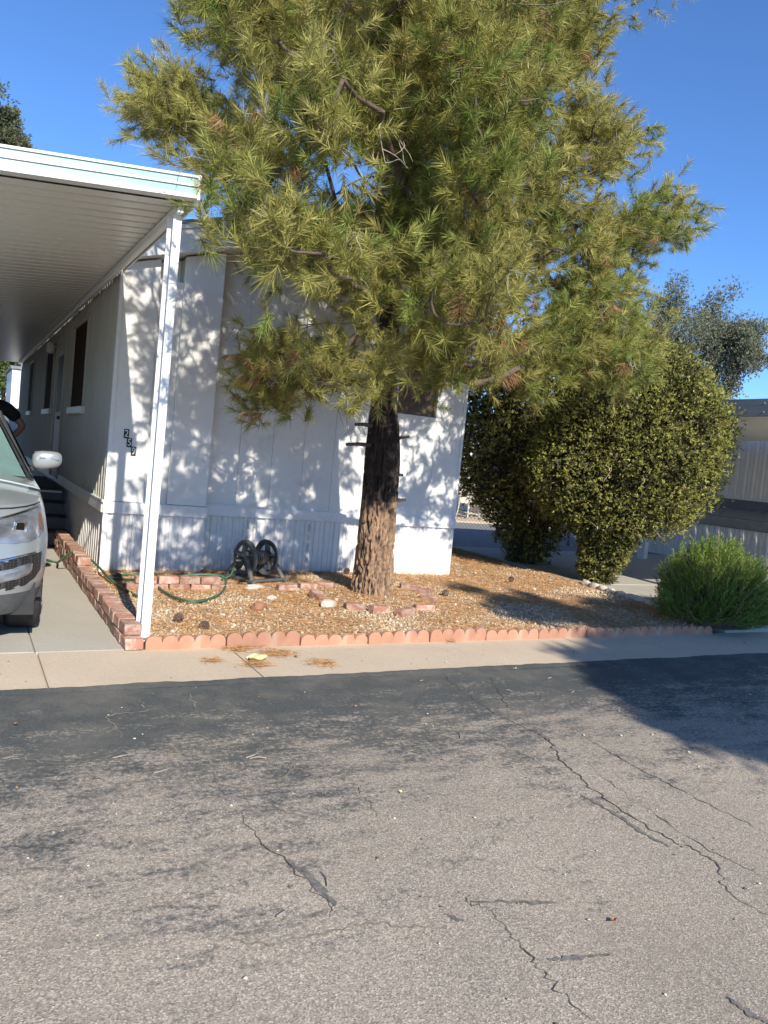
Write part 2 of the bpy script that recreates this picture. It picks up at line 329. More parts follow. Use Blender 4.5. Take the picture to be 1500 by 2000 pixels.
for i, (pix, wd) in enumerate([([(1135, 1555), (1200, 1590), (1260, 1630), (1310, 1655)], .035), ([(560, 1680), (610, 1720), (655, 1770)], .05),
                               ([(870, 1785), (905, 1800)], .035), ([(1070, 1875), (1120, 1872), (1190, 1865)], .03), ([(1420, 1950), (1470, 1985), (1520, 2010)], .03), ([(920, 1760), (1010, 1762), (1090, 1765)], .025)]):
    crack(pix, wd, 'patch', 'sealer_streak', .012, 40+i)
# sidewalk: slabs with open joints on a sunk bed
walk = struct(MB().box(-30, 40, -3.83, -2.90, -.3, WALKZ-.022).build('sidewalk', 'walk'))
xs = [-30, -20, -11.2, -7.7, -4.3, -.83-.02, .52, 3.90, 7.3, 10.8, 14.2, 24, 40]
for i in range(len(xs)-1):
    o = MB().box(xs[i]+.006, xs[i+1]-.006, -3.81, -2.99 if xs[i] >= .4 else -2.985, -.2, WALKZ + .001*(i % 2)).build('slab', 'walk', walk); bevel(o, .003, 1)
drive = struct(MB().box(-6.2, -.26, -2.97, 16, -.3, WALKZ-.02).build('driveway', 'drive'))
ys = [-2.975, .9, 4.6, 8.4, 12.2, 16]; xd = [-6.2, -3.4, -.86, -.24]
for i in range(5):
    for j in range(3):
        o = MB().box(xd[j]+.004, xd[j+1]-.004, ys[i]+.004, ys[i+1]-.004, -.2, WALKZ+.001*((i+j) % 2)).build('slab', 'drive', drive); bevel(o, .006)
ndrive = struct(MB().box(6.3, 12.86, -2.995, 3.6, -.3, -.05).build('neighbour_driveway', 'drive'))
for i, (a, b_) in enumerate(((-2.985, -.35), (-.33, 3.6))):
    for j, (c_, d_) in enumerate(((6.76, 9.7), (9.715, 12.85))): bevel(MB().box(c_, d_, a, b_, -.2, -.012+.002*((i+j) % 2)).build('slab', 'drive', ndrive), .008)
yard = struct(MB().box(4.7, 30, 3.62, 9.4, -.3, -.03).build('back_yard', 'backgravel'))
patio = struct(MB().box(5, 40, 9.42, 13.6, -.3, .02).build('patio', 'walk'))
struct(MB().grid([[(x, y, .004+.012*fn(x, y, 2.)) for x in np.linspace(6.0, 7.7, 24)] for y in np.linspace(-2.985, -1.95, 16)]).build('bush_bed', 'soil', smooth=True))
# gravel bed
def inbed(x, y):
    if y < -2.93: return False
    if x < W+.02: return y < .2 and x > -.08
    return x < 6.55 - .16*max(0, -y-.3) + (.1*max(0, y)) and y < 3.55
def bedz(x, y):
    z = -.012 + .02*fn(x, y, .9) + .008*fn(x, y, 4)
    z += .055*math.exp(-((x-2.65)**2+(y+1.35)**2)/.55)
    return z - .035*max(0, (-y-2.2))
nx, ny = 112, 104
gx = np.linspace(-.10, 6.75, nx); gy = np.linspace(-2.955, 3.6, ny)
bed = struct(MB().grid([[(x, y, bedz(x, y)) for x in gx] for y in gy]).build('gravel_bed', 'soil', smooth=True))
# ================================================================== MOBILE HOME
home = thing('mobile_home', 'white single-wide mobile home with ribbed skirting, house number 259', 'house', (0, 0, 0))
ztop = lambda x: WALLH - .02 + SLOPE*min(max(x, 0), W-max(x, 0)) if x < W/2 else WALLH - .02 + SLOPE*(W-x)
def panel(x0, x1, yf, z0, name='siding_panel', mat='wall', th=.045, zt=None):
    poly = [(x0, z0), (x1, z0), (x1, zt or ztop(x1))] + ([(W/2, ztop(W/2))] if x0 < W/2 < x1 and not zt else []) + [(x0, zt or ztop(x0))]
    return bevel(MB().prism(poly, lambda p, k: (p[0], yf + (th if k else 0), p[1])).build(name, mat, home), .004, 1)
ZB0, ZB1 = .63, .755
panel(0.0, .40, 0, ZB1+.004); panel(.66, 1.10, 0, ZB1+.004)
panel(.40, .66, BACK, ZB1+.004)
px_ = [1.06, 1.51, 1.92, 2.325, 2.73, 3.14, 3.54]
for i in range(len(px_)-1): panel(px_[i]+.0015, px_[i+1]-.0015, BACK, ZB1+.004)
# front window bay at the right: panel under, side, above
panel(3.5415, 4.20, BACK, ZB1+.004, zt=2.08); panel(4.203, W-.004, BACK, ZB1+.004)
poly = [(3.5415, 2.68), (4.20, 2.68), (4.20, ztop(4.2)), (3.5415, ztop(3.5415))]
MB().prism(poly, lambda p, k: (p[0], BACK+.045*k, p[1])).build('siding_panel', 'wall', home)
fw = MB().box(3.56, 4.19, BACK+.03, BACK+.045, 2.10, 2.67).build('window', 'brownwin', home)
f = MB()
for a in ((3.535, 4.21, 2.645, 2.685), (3.535, 4.21, 2.075, 2.115), (3.535, 3.57, 2.115, 2.645), (4.175, 4.21, 2.115, 2.645)): f.box(a[0], a[1], BACK-.014, BACK+.028, a[2], a[3])
f.build('frame', 'trim', fw)
# returns of the projecting panels
MB().box(.66, .675, .0455, BACK-.001, ZB1+.01, ztop(.66)-.01).build('return_panel', 'wallside', home)
MB().box(.388, .40, .0455, BACK-.001, ZB1+.01, ztop(.388)-.01).build('return_panel', 'wall', home)
MB().box(1.085, 1.10, .0455, BACK-.001, ZB1+.01, ztop(1.085)-.01).build('return_panel', 'wall', home)
# core behind the cladding
core = MB().prism([(.06, .02), (W-.06, .02), (W-.06, WALLH-.05), (W/2, WALLH-.05+SLOPE*W/2), (.06, WALLH-.05)], lambda p, k: (p[0], (BACK+.05) if not k else LEN, p[1])); core.build('wall', 'wall', home)
MB().box(W-.058, W-.012, BACK+.05, LEN, .0, WALLH-.06).build('wall', 'wall', home)
MB().box(.046, 1.08, .05, BACK+.04, .02, 3.2).build('wall', 'wall', home)
# band and skirting on the front
def band(a, b_, name='band'):
    bevel(MB().bar(a, b_, .035, ZB1-ZB0).build(name, 'trim', home), .006)
zc = (ZB0+ZB1)/2
band((-.02, -.012, zc), (1.12, -.012, zc)); band((1.122, BACK-.012, zc+.012), (W+.02, BACK-.012, zc+.012))
bevel(MB().box(1.09, 2.2, BACK-.05, BACK-.03, ZB1+.012, ZB1+.026).build('band_lip', 'trim', home), .003)
def ribbed(length, z0, z1, period=.155, depth=.014, seed=0):
    """profile along +x, faces -y, ribs proud"""
    xs, ysv = [], []; x = 0
    while x < length-1e-6:
        for dx, dy in ((0, 0), (.10*period, -depth), (.30*period, -depth), (.40*period, 0), (.62*period, 0), (.66*period, -depth*.5), (.74*period, -depth*.5), (.78*period, 0)):
            if x+dx <= length: xs.append(x+dx); ysv.append(dy)
        x += period
    xs.append(length); ysv.append(0)
    return MB().grid([[(a, b_, z0) for a, b_ in zip(xs, ysv)], [(a, b_, z1) for a, b_ in zip(xs, ysv)]])
sk = ribbed(.40, -.06, ZB0+.01, .13, .02).mesh('skirt_panel', 'skirt')
vent = MB().box(-.025, .025, -.006, 0, .02, ZB0-.03).mesh('vent_strip', 'vent')
def skirt_run(x0, x1, y):
    k = 0; x = x0
    while x < x1-.05:
        wv = min(.40, x1-x); o = link('skirt_panel', sk if wv > .39 else ribbed(wv, -.06, ZB0+.01).mesh('skirt_panel', 'skirt'), home, (x, y, 0))
        if k % 2 == 1 and wv > .39: link('vent_strip', vent, o, (.205, -.001, 0))
        x += wv; k += 1
skirt_run(0, 1.10, .012); skirt_run(1.10, W, BACK+.012)
bevel(MB().box(-.012, .035, -.012, .05, -.06, ZB0).build('corner_trim', 'trim', home), .004)
bevel(MB().box(-.012, .03, -.014, .05, ZB1, WALLH-.03).build('corner_trim', 'trim', home), .004)
bevel(MB().box(W-.035, W+.012, BACK-.012, BACK+.06, -.06, ZB0).build('corner_trim', 'trim', home), .004)
bevel(MB().box(W-.03, W+.014, BACK-.014, BACK+.06, ZB1, WALLH-.03).build('corner_trim', 'trim', home), .004)
# side wall towards the carport (faces -x)
swm = {}
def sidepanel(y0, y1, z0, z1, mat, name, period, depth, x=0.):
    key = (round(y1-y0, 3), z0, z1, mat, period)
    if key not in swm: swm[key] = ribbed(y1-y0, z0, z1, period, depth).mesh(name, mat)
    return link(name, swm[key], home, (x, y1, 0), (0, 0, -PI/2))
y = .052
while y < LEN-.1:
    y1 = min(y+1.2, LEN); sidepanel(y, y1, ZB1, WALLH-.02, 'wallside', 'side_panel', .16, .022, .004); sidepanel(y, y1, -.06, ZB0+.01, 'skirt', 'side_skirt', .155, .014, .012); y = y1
bevel(MB().bar((-.012, .02, zc), (-.012, LEN, zc), .04, ZB1-ZB0).build('band', 'trim', home), .008)
bevel(MB().box(-.035, .0, -.02, LEN, ZB1-.012, ZB1+.014).build('band_lip', 'trim', home), .004)
for (y0, y1, z0, z1, mt) in ((2.08, 3.42, 1.80, 2.92, 'brownboard'), (6.25, 7.55, 1.82, 2.92, 'brownboard'), (10.6, 11.7, 1.82, 2.92, 'brownboard')):
    wn = MB().box(-.022, .0, y0, y1, z0, z1).build('window', mt, home)
    f = MB()
    for a in ((y0-.05, y1+.05, z1, z1+.05), (y0-.05, y0, z0, z1), (y1, y1+.05, z0, z1)): f.box(-.045, -.002, *a)
    bevel(f.build('frame', 'wallside', wn), .005); bevel(MB().box(-.07, -.002, y0-.07, y1+.07, z0-.10, z0).build('sill', 'trim', wn), .008)
dr = MB().box(-.035, .0, 4.45, 5.45, .70, 2.85).build('door', 'wallside', home)
f = MB()
for a in ((4.37, 5.53, 2.85, 2.93), (4.37, 4.45, .70, 2.85), (5.45, 5.53, .70, 2.85)): f.box(-.055, -.002, *a)
bevel(f.build('frame', 'wallside', dr), .006); MB().tube([(-.036, 4.55, 1.65), (-.09, 4.55, 1.65)], .028, 10).build('handle', 'black', dr)
f = MB().box(-.04, -.034, 4.62, 5.28, 1.75, 2.65).build('pane', 'darkglass', dr)
lamp = MB().tube([(-.0, 6.0, 2.86), (-.12, 6.0, 2.9)], .02, 8); lamp.tube([(-.12, 6.0, 2.95), (-.12, 6.0, 2.90), (-.12, 6.0, 2.78), (-.12, 6.0, 2.75)], [.03, .07, .075, .02], 10); lamp.build('porch_light', 'trim', home, True)
# roof, fascia
def slopebar(x0, x1, zoff, ht, y0, y1, name, mat):
    z = lambda x: WALLH + SLOPE*(x if x < W/2 else W-x)
    return MB().prism([(x0, z(x0)+zoff), (x1, z(x1)+zoff), (x1, z(x1)+zoff+ht), (x0, z(x0)+zoff+ht)], lambda p, k: (p[0], y1 if k else y0, p[1])).build(name, mat, home)
bevel(slopebar(-.02, W/2-.001, 0, .25, -.165, -.14, 'fascia', 'fascia'), .006); bevel(slopebar(W/2+.001, W+.06, 0, .25, -.165, -.14, 'fascia', 'fascia'), .006)
bevel(slopebar(-.03, W/2-.001, .252, .05, -.19, -.13, 'drip_edge', 'fascia'), .006); bevel(slopebar(W/2+.001, W+.07, .252, .05, -.19, -.13, 'drip_edge', 'fascia'), .006)
slopebar(-.06, W/2-.001, .303, .04, -.20, LEN+.1, 'roof', 'roofing'); slopebar(W/2+.001, W+.12, .303, .04, -.20, LEN+.1, 'roof', 'roofing')
slopebar(.03, W/2-.002, .0, .03, -.139, LEN, 'soffit', 'trim'); slopebar(W/2+.002, W+.05, .0, .03, -.139, LEN, 'soffit', 'trim')
# house number tiles
for d, (px, py) in zip('259', ((247, 847), (252.5, 864.5), (260.5, 881.5))):
    c = at(px, py, 1, -.004); o = bevel(MB().box(-.027, .027, -.004, .004, -.05, .05).build('number_tile', 'black', home, loc=(c[0], -.006, c[2])), .002)
    fc = bpy.data.curves.new('digit', 'FONT'); fc.body = d; fc.size = .105; fc.align_x = 'CENTER'; fc.align_y = 'CENTER'; fc.extrude = .001
    tmp = bpy.data.objects.new('tmp', fc); col.objects.link(tmp); bpy.context.view_layer.update()
    me = bpy.data.meshes.new_from_object(tmp.evaluated_get(bpy.context.evaluated_depsgraph_get())); bpy.data.objects.remove(tmp)
    me.materials.clear(); me.materials.append(MT['white']); dg = link('digit', me, o, (0, -.0055, 0), (PI/2, 0, 0)); dg.scale = (.85, 1, 1)
# ================================================================== CARPORT
cp = thing('carport', 'white aluminium carport with ribbed pan roof and aqua-banded gutter', 'carport', (0, 0, 0))
ROOFY0, ROOFY1, XL = -2.96, 14.8, -4.3
cz = lambda x: 3.20 + .10*x
pan = MB(); pw = .19
for k, (a, b_, h) in enumerate(((0, .150, 0), (.150, .158, .022), (.158, .182, .022), (.182, .19, 0))):
    pass
prof = [(0, 0), (.142, 0), (.150, .036), (.180, .036), (.188, 0)]
pan.grid([[(XL, a, cz(XL)+h) for a, h in prof], [(-.02, a, cz(-.02)+h) for a, h in prof]])
pan.grid([[(XL, a, cz(XL)+h+.045) for a, h in prof], [(-.02, a, cz(-.02)+h+.045) for a, h in prof]])
pme = pan.mesh('roof_pan', 'pan')
k = 0
while ROOFY0+.02+k*pw < ROOFY1: link('roof_pan', pme, cp, (0, ROOFY0+.02+k*pw, -.012)); k += 1
# gutter: two aqua faces between white lips
def gut(y0, y1, zo0, zo1, name, mat, par, x0=XL, x1=-.02):
    return MB().add([(x0, y0, cz(x0)+zo0), (x1, y0, cz(x1)+zo0), (x1, y1, cz(x1)+zo0), (x0, y1, cz(x0)+zo0), (x0, y0, cz(x0)+zo1), (x1, y0, cz(x1)+zo1), (x1, y1, cz(x1)+zo1), (x0, y1, cz(x0)+zo1)],
                    [(0, 3, 2, 1), (4, 5, 6, 7), (0, 1, 5, 4), (1, 2, 6, 5), (2, 3, 7, 6), (3, 0, 4, 7)]).build(name, mat, par)
gt = gut(-3.04, -2.965, -.005, .155, 'gutter', 'alu', cp)
gut(-3.05, -3.041, .092, .138, 'band', 'aqua', gt); gut(-3.05, -3.041, .025, .076, 'band', 'aqua', gt)
gut(-3.062, -3.041, .077, .091, 'lip', 'alu', gt); gut(-3.062, -3.041, -.004, .024, 'lip', 'alu', gt); gut(-3.062, -3.041, .139, .156, 'lip', 'alu', gt)
ec = bevel(MB().box(-.0185, .004, -3.06, -2.96, cz(-.05)-.01, cz(-.05)+.165).build('end_cap', 'alu', cp), .003); MB().tube([(-.008, -3.061, cz(0)+.08), (-.008, -3.066, cz(0)+.08)], .006, 8).build('bolt', 'black', ec)
for xb in (-.25, -.55, -.62, -1.05, -1.1, -1.6, -2.2, -2.8): MB().tube([(xb, -3.0625, cz(xb)+.01), (xb, -3.067, cz(xb)+.01)], .007, 8).build('bolt', 'galv', gt)
bevel(MB().bar((-.10, -2.95, 3.135), (-.10, ROOFY1, 3.135), .05, .07).build('beam', 'alu', cp), .012, 3)
MB().box(-.0195, -.007, -2.95, -.17, 3.15, 3.25).build('edge_trim', 'alu', cp)
bevel(MB().bar((XL+.1, -2.95, cz(XL)-.06), (XL+.1, ROOFY1, cz(XL)-.06), .05, .08).build('beam', 'alu', cp), .01)
def cpost(x, y, z0, z1):
    # channel post, open to the left: front web, rear flange a little wider, closed on the right
    m = MB(); m.box(x-.022, x+.04, y-.05, y-.034, z0, z1); m.box(x+.028, x+.04, y-.034, y+.036, z0, z1); m.box(x-.045, x+.04, y+.036, y+.05, z0, z1); m.box(x-.004, x+.003, y-.034, y+.036, z0, z1)
    return bevel(m.build('post', 'alu', cp), .004)
p0 = cpost(-.11, -2.83, -.05, 3.10)
bevel(MB().box(-.134, -.067, -2.886, -2.881, -.04, .42).build('post_sleeve', 'alu', p0), .002)
for z in (.55, .78, 1.15, 1.45, 1.75, 2.2): MB().box(-.117, -.1145, -2.855, -2.81, z, z+.09).build('slot', 'reel', p0)
bevel(MB().box(-.17, -.055, -2.895, -2.765, -.03, -.012).build('foot_plate', 'galv', p0), .003)
for yy in (2.2, 7.2, 12.2): cpost(XL+.1, yy, -.1, cz(XL)-.1)
cpost(XL+.1, -2.83, -.1, cz(XL)-.1)
# ================================================================== ENTRY STEPS
st = thing('entry_steps', 'dark grey entry steps beside the ribbed side wall', 'steps', (0, 0, 0))
for i, (z, y0, y1) in enumerate(((.11, 2.30, 2.61), (.28, 2.60, 2.91), (.45, 2.90, 3.21), (.62, 3.20, 5.9))):
    bevel(MB().box(-1.12, -.07, y0, y1 if i < 3 else 5.9, z-.18, z).build('tread' if i < 3 else 'landing', 'steps', st), .01)
    bevel(MB().box(-1.13, -.06, y0-.025, y1-.012 if i < 3 else 5.9, z+.0005, z+.018).build('carpet', 'stepcarpet', st), .006)
MB().box(-1.12, -.07, 3.18, 3.20, .46, .60).build('riser', 'steps', st)
MB().box(-1.1, -.09, 3.165, 3.18, .575, .60).build('nosing', 'trim', st)
# ================================================================== BRICKS
def brickmesh(l, wd, h, seed):
    r = random.Random(seed); bm = bmesh.new(); bmesh.ops.create_cube(bm, size=1)
    bmesh.ops.scale(bm, vec=(wd, l, h), verts=bm.verts); bmesh.ops.bevel(bm, geom=bm.edges[:], offset=.007, segments=1, affect='EDGES')
    for v in bm.verts: v.co += Vector((r.uniform(-1, 1), r.uniform(-1, 1), r.uniform(-1, 1)))*.004
    me = bpy.data.meshes.new('brick'); bm.to_mesh(me); bm.free(); me.materials.append(MT['brick']); return me
BR = [brickmesh(.2, .13, .082, i) for i in range(4)]
BR2 = [brickmesh(.2, .10, .075, i+9) for i in range(4)]
bw = thing('brick_wall', 'low red brick border wall running along the driveway edge', 'wall', (-.2, 0, 0))
for c in range(3):
    y = -3.02 + (.10 if c == 1 else 0) + (2.75 if c == 2 else 0); i = 0
    while y < (1.85 if c < 2 else 1.8):
        o = link('brick', BR[(i*3+c) % 4], bw, (random.uniform(-.006, .006), y+.1, WALKZ+.045+c*.086), (0, random.uniform(-.02, .02), random.uniform(-.03, .03) + (PI if i % 2 else 0))); y += .206; i += 1
fb = thing('brick_border', 'short two-course brick border in front of the hose reel', 'border', (0, -1.0, 0))
for c in range(2):
    for i in range(4 if c else 5):
        link('brick', BR2[(i+c) % 4], fb, (.18 + i*.213 + (.1 if c else 0) + random.uniform(-.004, .004), random.uniform(-.005, .005), .012+c*.077), (0, 0, PI/2 + random.uniform(-.03, .03)))
ring = thing('tree_ring', 'loose ring of weathered bricks and stones around the pine trunk', 'edging', (2.65, -1.4, 0))
for k, (px, py, rz, tx) in enumerate(((633, 1150, 1.0, 0), (620, 1168, .2, .3), (692, 1188, 1.45, 0), (740, 1194, 1.7, .05), (790, 1200, 1.9, -.1), (828, 1192, 1.3, 0), (838, 1174, .5, .1), (825, 1160, .9, 0), (798, 1152, 1.2, 0), (560, 1150, 1.5, 0), (600, 1150, 1.6, .02))):
    c = at(px, py, 2, .01); link('brick', BR2[k % 4], ring, (c[0]-2.65, c[1]+1.4, bedz(c[0], c[1])+.03), (tx, 0, rz))
# loose stones
def rockmesh(seed, sx, sy, sz, mat):
    r = random.Random(seed); bm = bmesh.new(); bmesh.ops.create_icosphere(bm, subdivisions=2, radius=1)
    off = Vector((r.uniform(0, 50),)*3)
    for v in bm.verts: v.co *= 1 + .35*mnoise.noise(v.co*1.3+off) + .12*mnoise.noise(v.co*4+off)
    bmesh.ops.scale(bm, vec=(sx, sy, sz), verts=bm.verts); me = bpy.data.meshes.new('stone'); bm.to_mesh(me); bm.free(); me.materials.append(MT[mat]); return me
for k, (px, py, sx, sy, sz, mat, lb, ca) in enumerate((
    (505, 1190, .095, .07, .055, 'rock', 'reddish brown rock on the gravel right of the post', 'rock'),
    (495, 1148, .13, .08, .035, 'paver', 'large flat pale stone in front of the hose reel', 'stone'),
    (530, 1172, .065, .045, .035, 'paver', 'small pale stone just behind the reddish rock', 'stone'),
    (640, 1184, .135, .08, .05, 'paver', 'pale rounded stone at left front of the tree ring', 'stone'),
    (575, 1153, .08, .05, .02, 'paver', 'thin flat pale stone midway between hose reel and pine', 'stone'))):
    c = at(px, py, 2, .0); o = link('loose_stone', rockmesh(k+3, sx, sy, sz, mat), None, (c[0], c[1], bedz(c[0], c[1])+sz*.5), (0, 0, random.uniform(0, 1))); tag(o, lb, ca)
# scalloped edging
ed = thing('garden_edging', 'scalloped terracotta edging blocks between gravel bed and sidewalk', 'edging', (0, -3.0, WALKZ))
def scallop(n, wd, h, th):
    pts = []
    for i in range(n):
        for a in np.linspace(PI, 0, 9)[(0 if i == 0 else 1):]: pts.append((wd*(i+.5)+wd*.5*math.cos(a), h-wd*.42+wd*.42*math.sin(a)))
    poly = [(0, -.05)] + pts + [(n*wd, -.05)]
    return MB().prism(poly, lambda p, k: (p[0], -th/2 if not k else th/2, p[1]))
sme = scallop(5, .122, .100, .05).mesh('edging_block', 'terracotta'); sme2 = scallop(5, .122, .120, .05).mesh('edging_block', 'terracotta')
x = -.12; k = 0
while x < 5.85:
    o = link('edging_block', sme2 if k in (1, 4) else sme, ed, (x, random.uniform(-.012, .012), random.uniform(-.008, .004)), (random.uniform(-.12, .08), random.uniform(-.018, .018), random.uniform(-.025, .025))); bevel(o, .006); x += .617; k += 1
# right-hand stone edge of the bed
re = thing('bed_edging', 'row of small rounded edging stones along the neighbouring driveway side', 'edging', (6.5, -1.2, 0))
rm = [rockmesh(20+i, .11, .07, .05, 'paver') for i in range(3)]
for k in range(11):
    y = -.35 - k*.2; link('edge_stone', rm[k % 3], re, (6.62+.16*(y+.3)-6.5+.05, y+1.2, .0), (0, 0, 1.3+random.uniform(-.2, .2)))
# ================================================================== HOSE REEL + HOSE
rl = thing('hose_reel', 'dark grey plastic hose reel standing against the white skirting', 'hose reel', (1.62, -.36, 0)); rl.rotation_euler.z = R(20)
def flange(x):
    m = MB(); zc_ = .245; sgn = 1 if x > 0 else -1          # dished disc: rim, web with windows, hub
    for (ra, rb, xa, xb) in ((.205, .15, .0, .012), (.085, .04, .02, .03)):
        prof = [(xa, ra), (xa+.022, ra-.004), (xb+.022, rb), (xb, rb)]
        m.grid([[(x+sgn*a, q*math.cos(t), zc_+q*math.sin(t)) for a, q in prof+prof[:1]] for t in np.linspace(0, 2*PI, 33)])
    for k in range(5):
        a = k*2*PI/5+.3; m.bar((x+sgn*.028, .05*math.cos(a), zc_+.05*math.sin(a)), (x+sgn*.02, .165*math.cos(a), zc_+.165*math.sin(a)), .014, .072, (1, 0, 0))
    m.tube([(x-.02, 0, zc_), (x+.035*sgn, 0, zc_)], .05, 12); return m
flange(-.14).build('flange', 'reel', rl, True); flange(.14).build('flange', 'reel', rl, True)
MB().tube([(-.14, 0, .245), (.14, 0, .245)], .07, 14).build('drum', 'reel', rl, True)
MB().tube([(x, .076*math.cos(a), .245+.076*math.sin(a)) for a, x in zip(np.linspace(0, 14*PI, 140), np.linspace(-.11, .1, 140))], .011, 5).build('wound_hose', 'reel', rl, True)
for sx in (-.20, .20):
    m = MB(); m.tube(spline([(sx*1.15, -.24, .02), (sx, -.13, .17), (sx*.95, -.02, .275), (sx, .10, .17), (sx*1.15, .2, .02)], 6), .03, 6); m.tube([(sx, 0, .245), (sx*.6, 0, .245)], .036, 8)
    m.build('leg', 'reel', rl, True); bevel(MB().box(sx*1.15-.03, sx*1.15+.03, -.3, .28, 0, .035).build('skid', 'reel', rl), .01)
bevel(MB().box(-.2, .2, -.26, -.20, .01, .04).build('base_bar', 'reel', rl), .008); bevel(MB().box(-.2, .2, .18, .24, .01, .04).build('base_bar', 'reel', rl), .008)
MB().tube([(-.2, 0, .245), (-.27, 0, .245), (-.29, -.1, .235), (-.30, -.1, .235), (-.36, -.1, .235)], .012, 6).build('crank', 'reel', rl, True)
hp = [at(60, 1085, 2, -.06), at(97, 1095, 2, -.06), at(112, 1099, 2, -.065)]
hp += [(-.37, .42, .02), (-.27, .25, .15), (-.16, .1, .155), (-.06, -.25, .09), (-.0, -.75, .03), (.08, -1.2, .01), (.17, -1.45, .005)]
hp += [np.append(at(px, py, 2, .03)[:2], .022) for px, py in ((296, 1135), (318, 1152), (345, 1166), (378, 1173), (415, 1166), (438, 1150))]
hp += [(1.12, -.85, .09), (1.0, -.86, .12), (.75, -.84, .115), (.4, -.85, .06), (.1, -.6, .02), (.05, -.4, .015), (.4, -.3, .012), (.9, -.45, .012), (1.25, -.5, .03), (1.36, -.42, .15), (1.44, -.36, .26), (1.5, -.32, .30)]
ho = MB().tube(spline(hp, 8), .0125, 7).build('garden_hose', 'hose', None, True); tag(ho, 'green garden hose looping from driveway over bricks to the reel', 'hose')
# ================================================================== CAR
car = thing('parked_car', 'silver grey suv parked nose-out under the carport', 'car', (-1.71, -3.12, WALKZ))
lerp = lambda z, t: float(np.interp(z, [a for a, _ in t], [b for _, b in t]))
WZ = [(.15, .84), (.3, .90), (.5, .935), (.75, .94), (.95, .915), (1.14, .86)]; UZ = [(.15, .17), (.28, .07), (.45, .0), (.62, .01), (.75, .05), (.88, .12), (1.0, .24), (1.14, .4)]
NE = 2.5
def S(phi, z, off=0.):
    c = max(math.cos(phi), 0)**(2/NE); s = max(math.sin(phi), 0)**(2/NE); wv = lerp(z, WZ)+off; u0 = lerp(z, UZ)
    return (wv*s, u0-off + .80*(1-c), z)
def rearS(phi, z):
    c = max(math.cos(phi), 0)**(2/NE); s = max(math.sin(phi), 0)**(2/NE); wv = lerp(z, WZ)
    return (wv*s, 4.69-.06*abs(z-.6) - .5*(1-c), z)
def zlow(u):
    z = .24
    for uc in (.97, 3.67):
        d = .43**2-(u-uc)**2
        if d > 0: z = max(z, .33+math.sqrt(d))
    return z
stn = [('f', p) for p in np.linspace(0, PI/2, 22)] + [('s', u) for u in np.linspace(.95, 4.05, 44)] + [('r', p) for p in np.linspace(PI/2, 0, 12)]
def stp(s, z):
    if s[0] == 'f': return S(s[1], z)
    if s[0] == 'r': return rearS(s[1], z)
    return (lerp(z, WZ), s[1], z)
def stu(s): return stp(s, .6)[1]
def zt(s): return lerp(stu(s), [(0, .985), (.3, 1.0), (.8, 1.06), (1.4, 1.13), (2.2, 1.14), (4.4, 1.2), (4.7, 1.18)])
body = MB(); cl = MB(); hood = MB()
for sg in (1, -1):
    A = []; B = []
    for s in stn:
        zl = zlow(stu(s)); zm = max(zl, .40); top = zt(s); f_ = lambda z: (lambda q: (q[0]*sg, q[1], q[2]))(stp(s, z))
        A.append([f_(z) for z in np.linspace(zm, top, 14)]); B.append([f_(z) for z in np.linspace(zl, zm+.0, 4)])
    body.grid(A); cl.grid(B)
    H = []
    for s in stn:
        e = stp(s, zt(s)); H.append([(e[0]*sg*(1-t), e[1], e[2] + (.07*min(1, e[1]/.5)*(1-(1-t)**2.2)) + .012*math.sin(t*PI)*(1 if .3 < e[1] < 1.5 else 0)) for t in np.linspace(0, 1, 9)])
    hood.grid(H)
body.build('body', 'paint', car, True); cl.build('cladding', 'clad', car, True); hood.build('hood', 'paint', car, True)
MB().box(-.84, .84, .35, 4.5, .22, .45).build('underbody', 'black', car)
def patch(phis, zl, zh, off, name, mat, par, sg=1):
    rows = []
    for i, p in enumerate(phis):
        r = []
        for t in np.linspace(0, 1, 7):
            q = S(R(p), zl[i]+(zh[i]-zl[i])*t, off if 0 < i < len(phis)-1 and 0 < t < 1 else off*.3); r.append((q[0]*sg, q[1], q[2]))
        rows.append(r)
    return MB().grid(rows).build(name, mat, par, True)
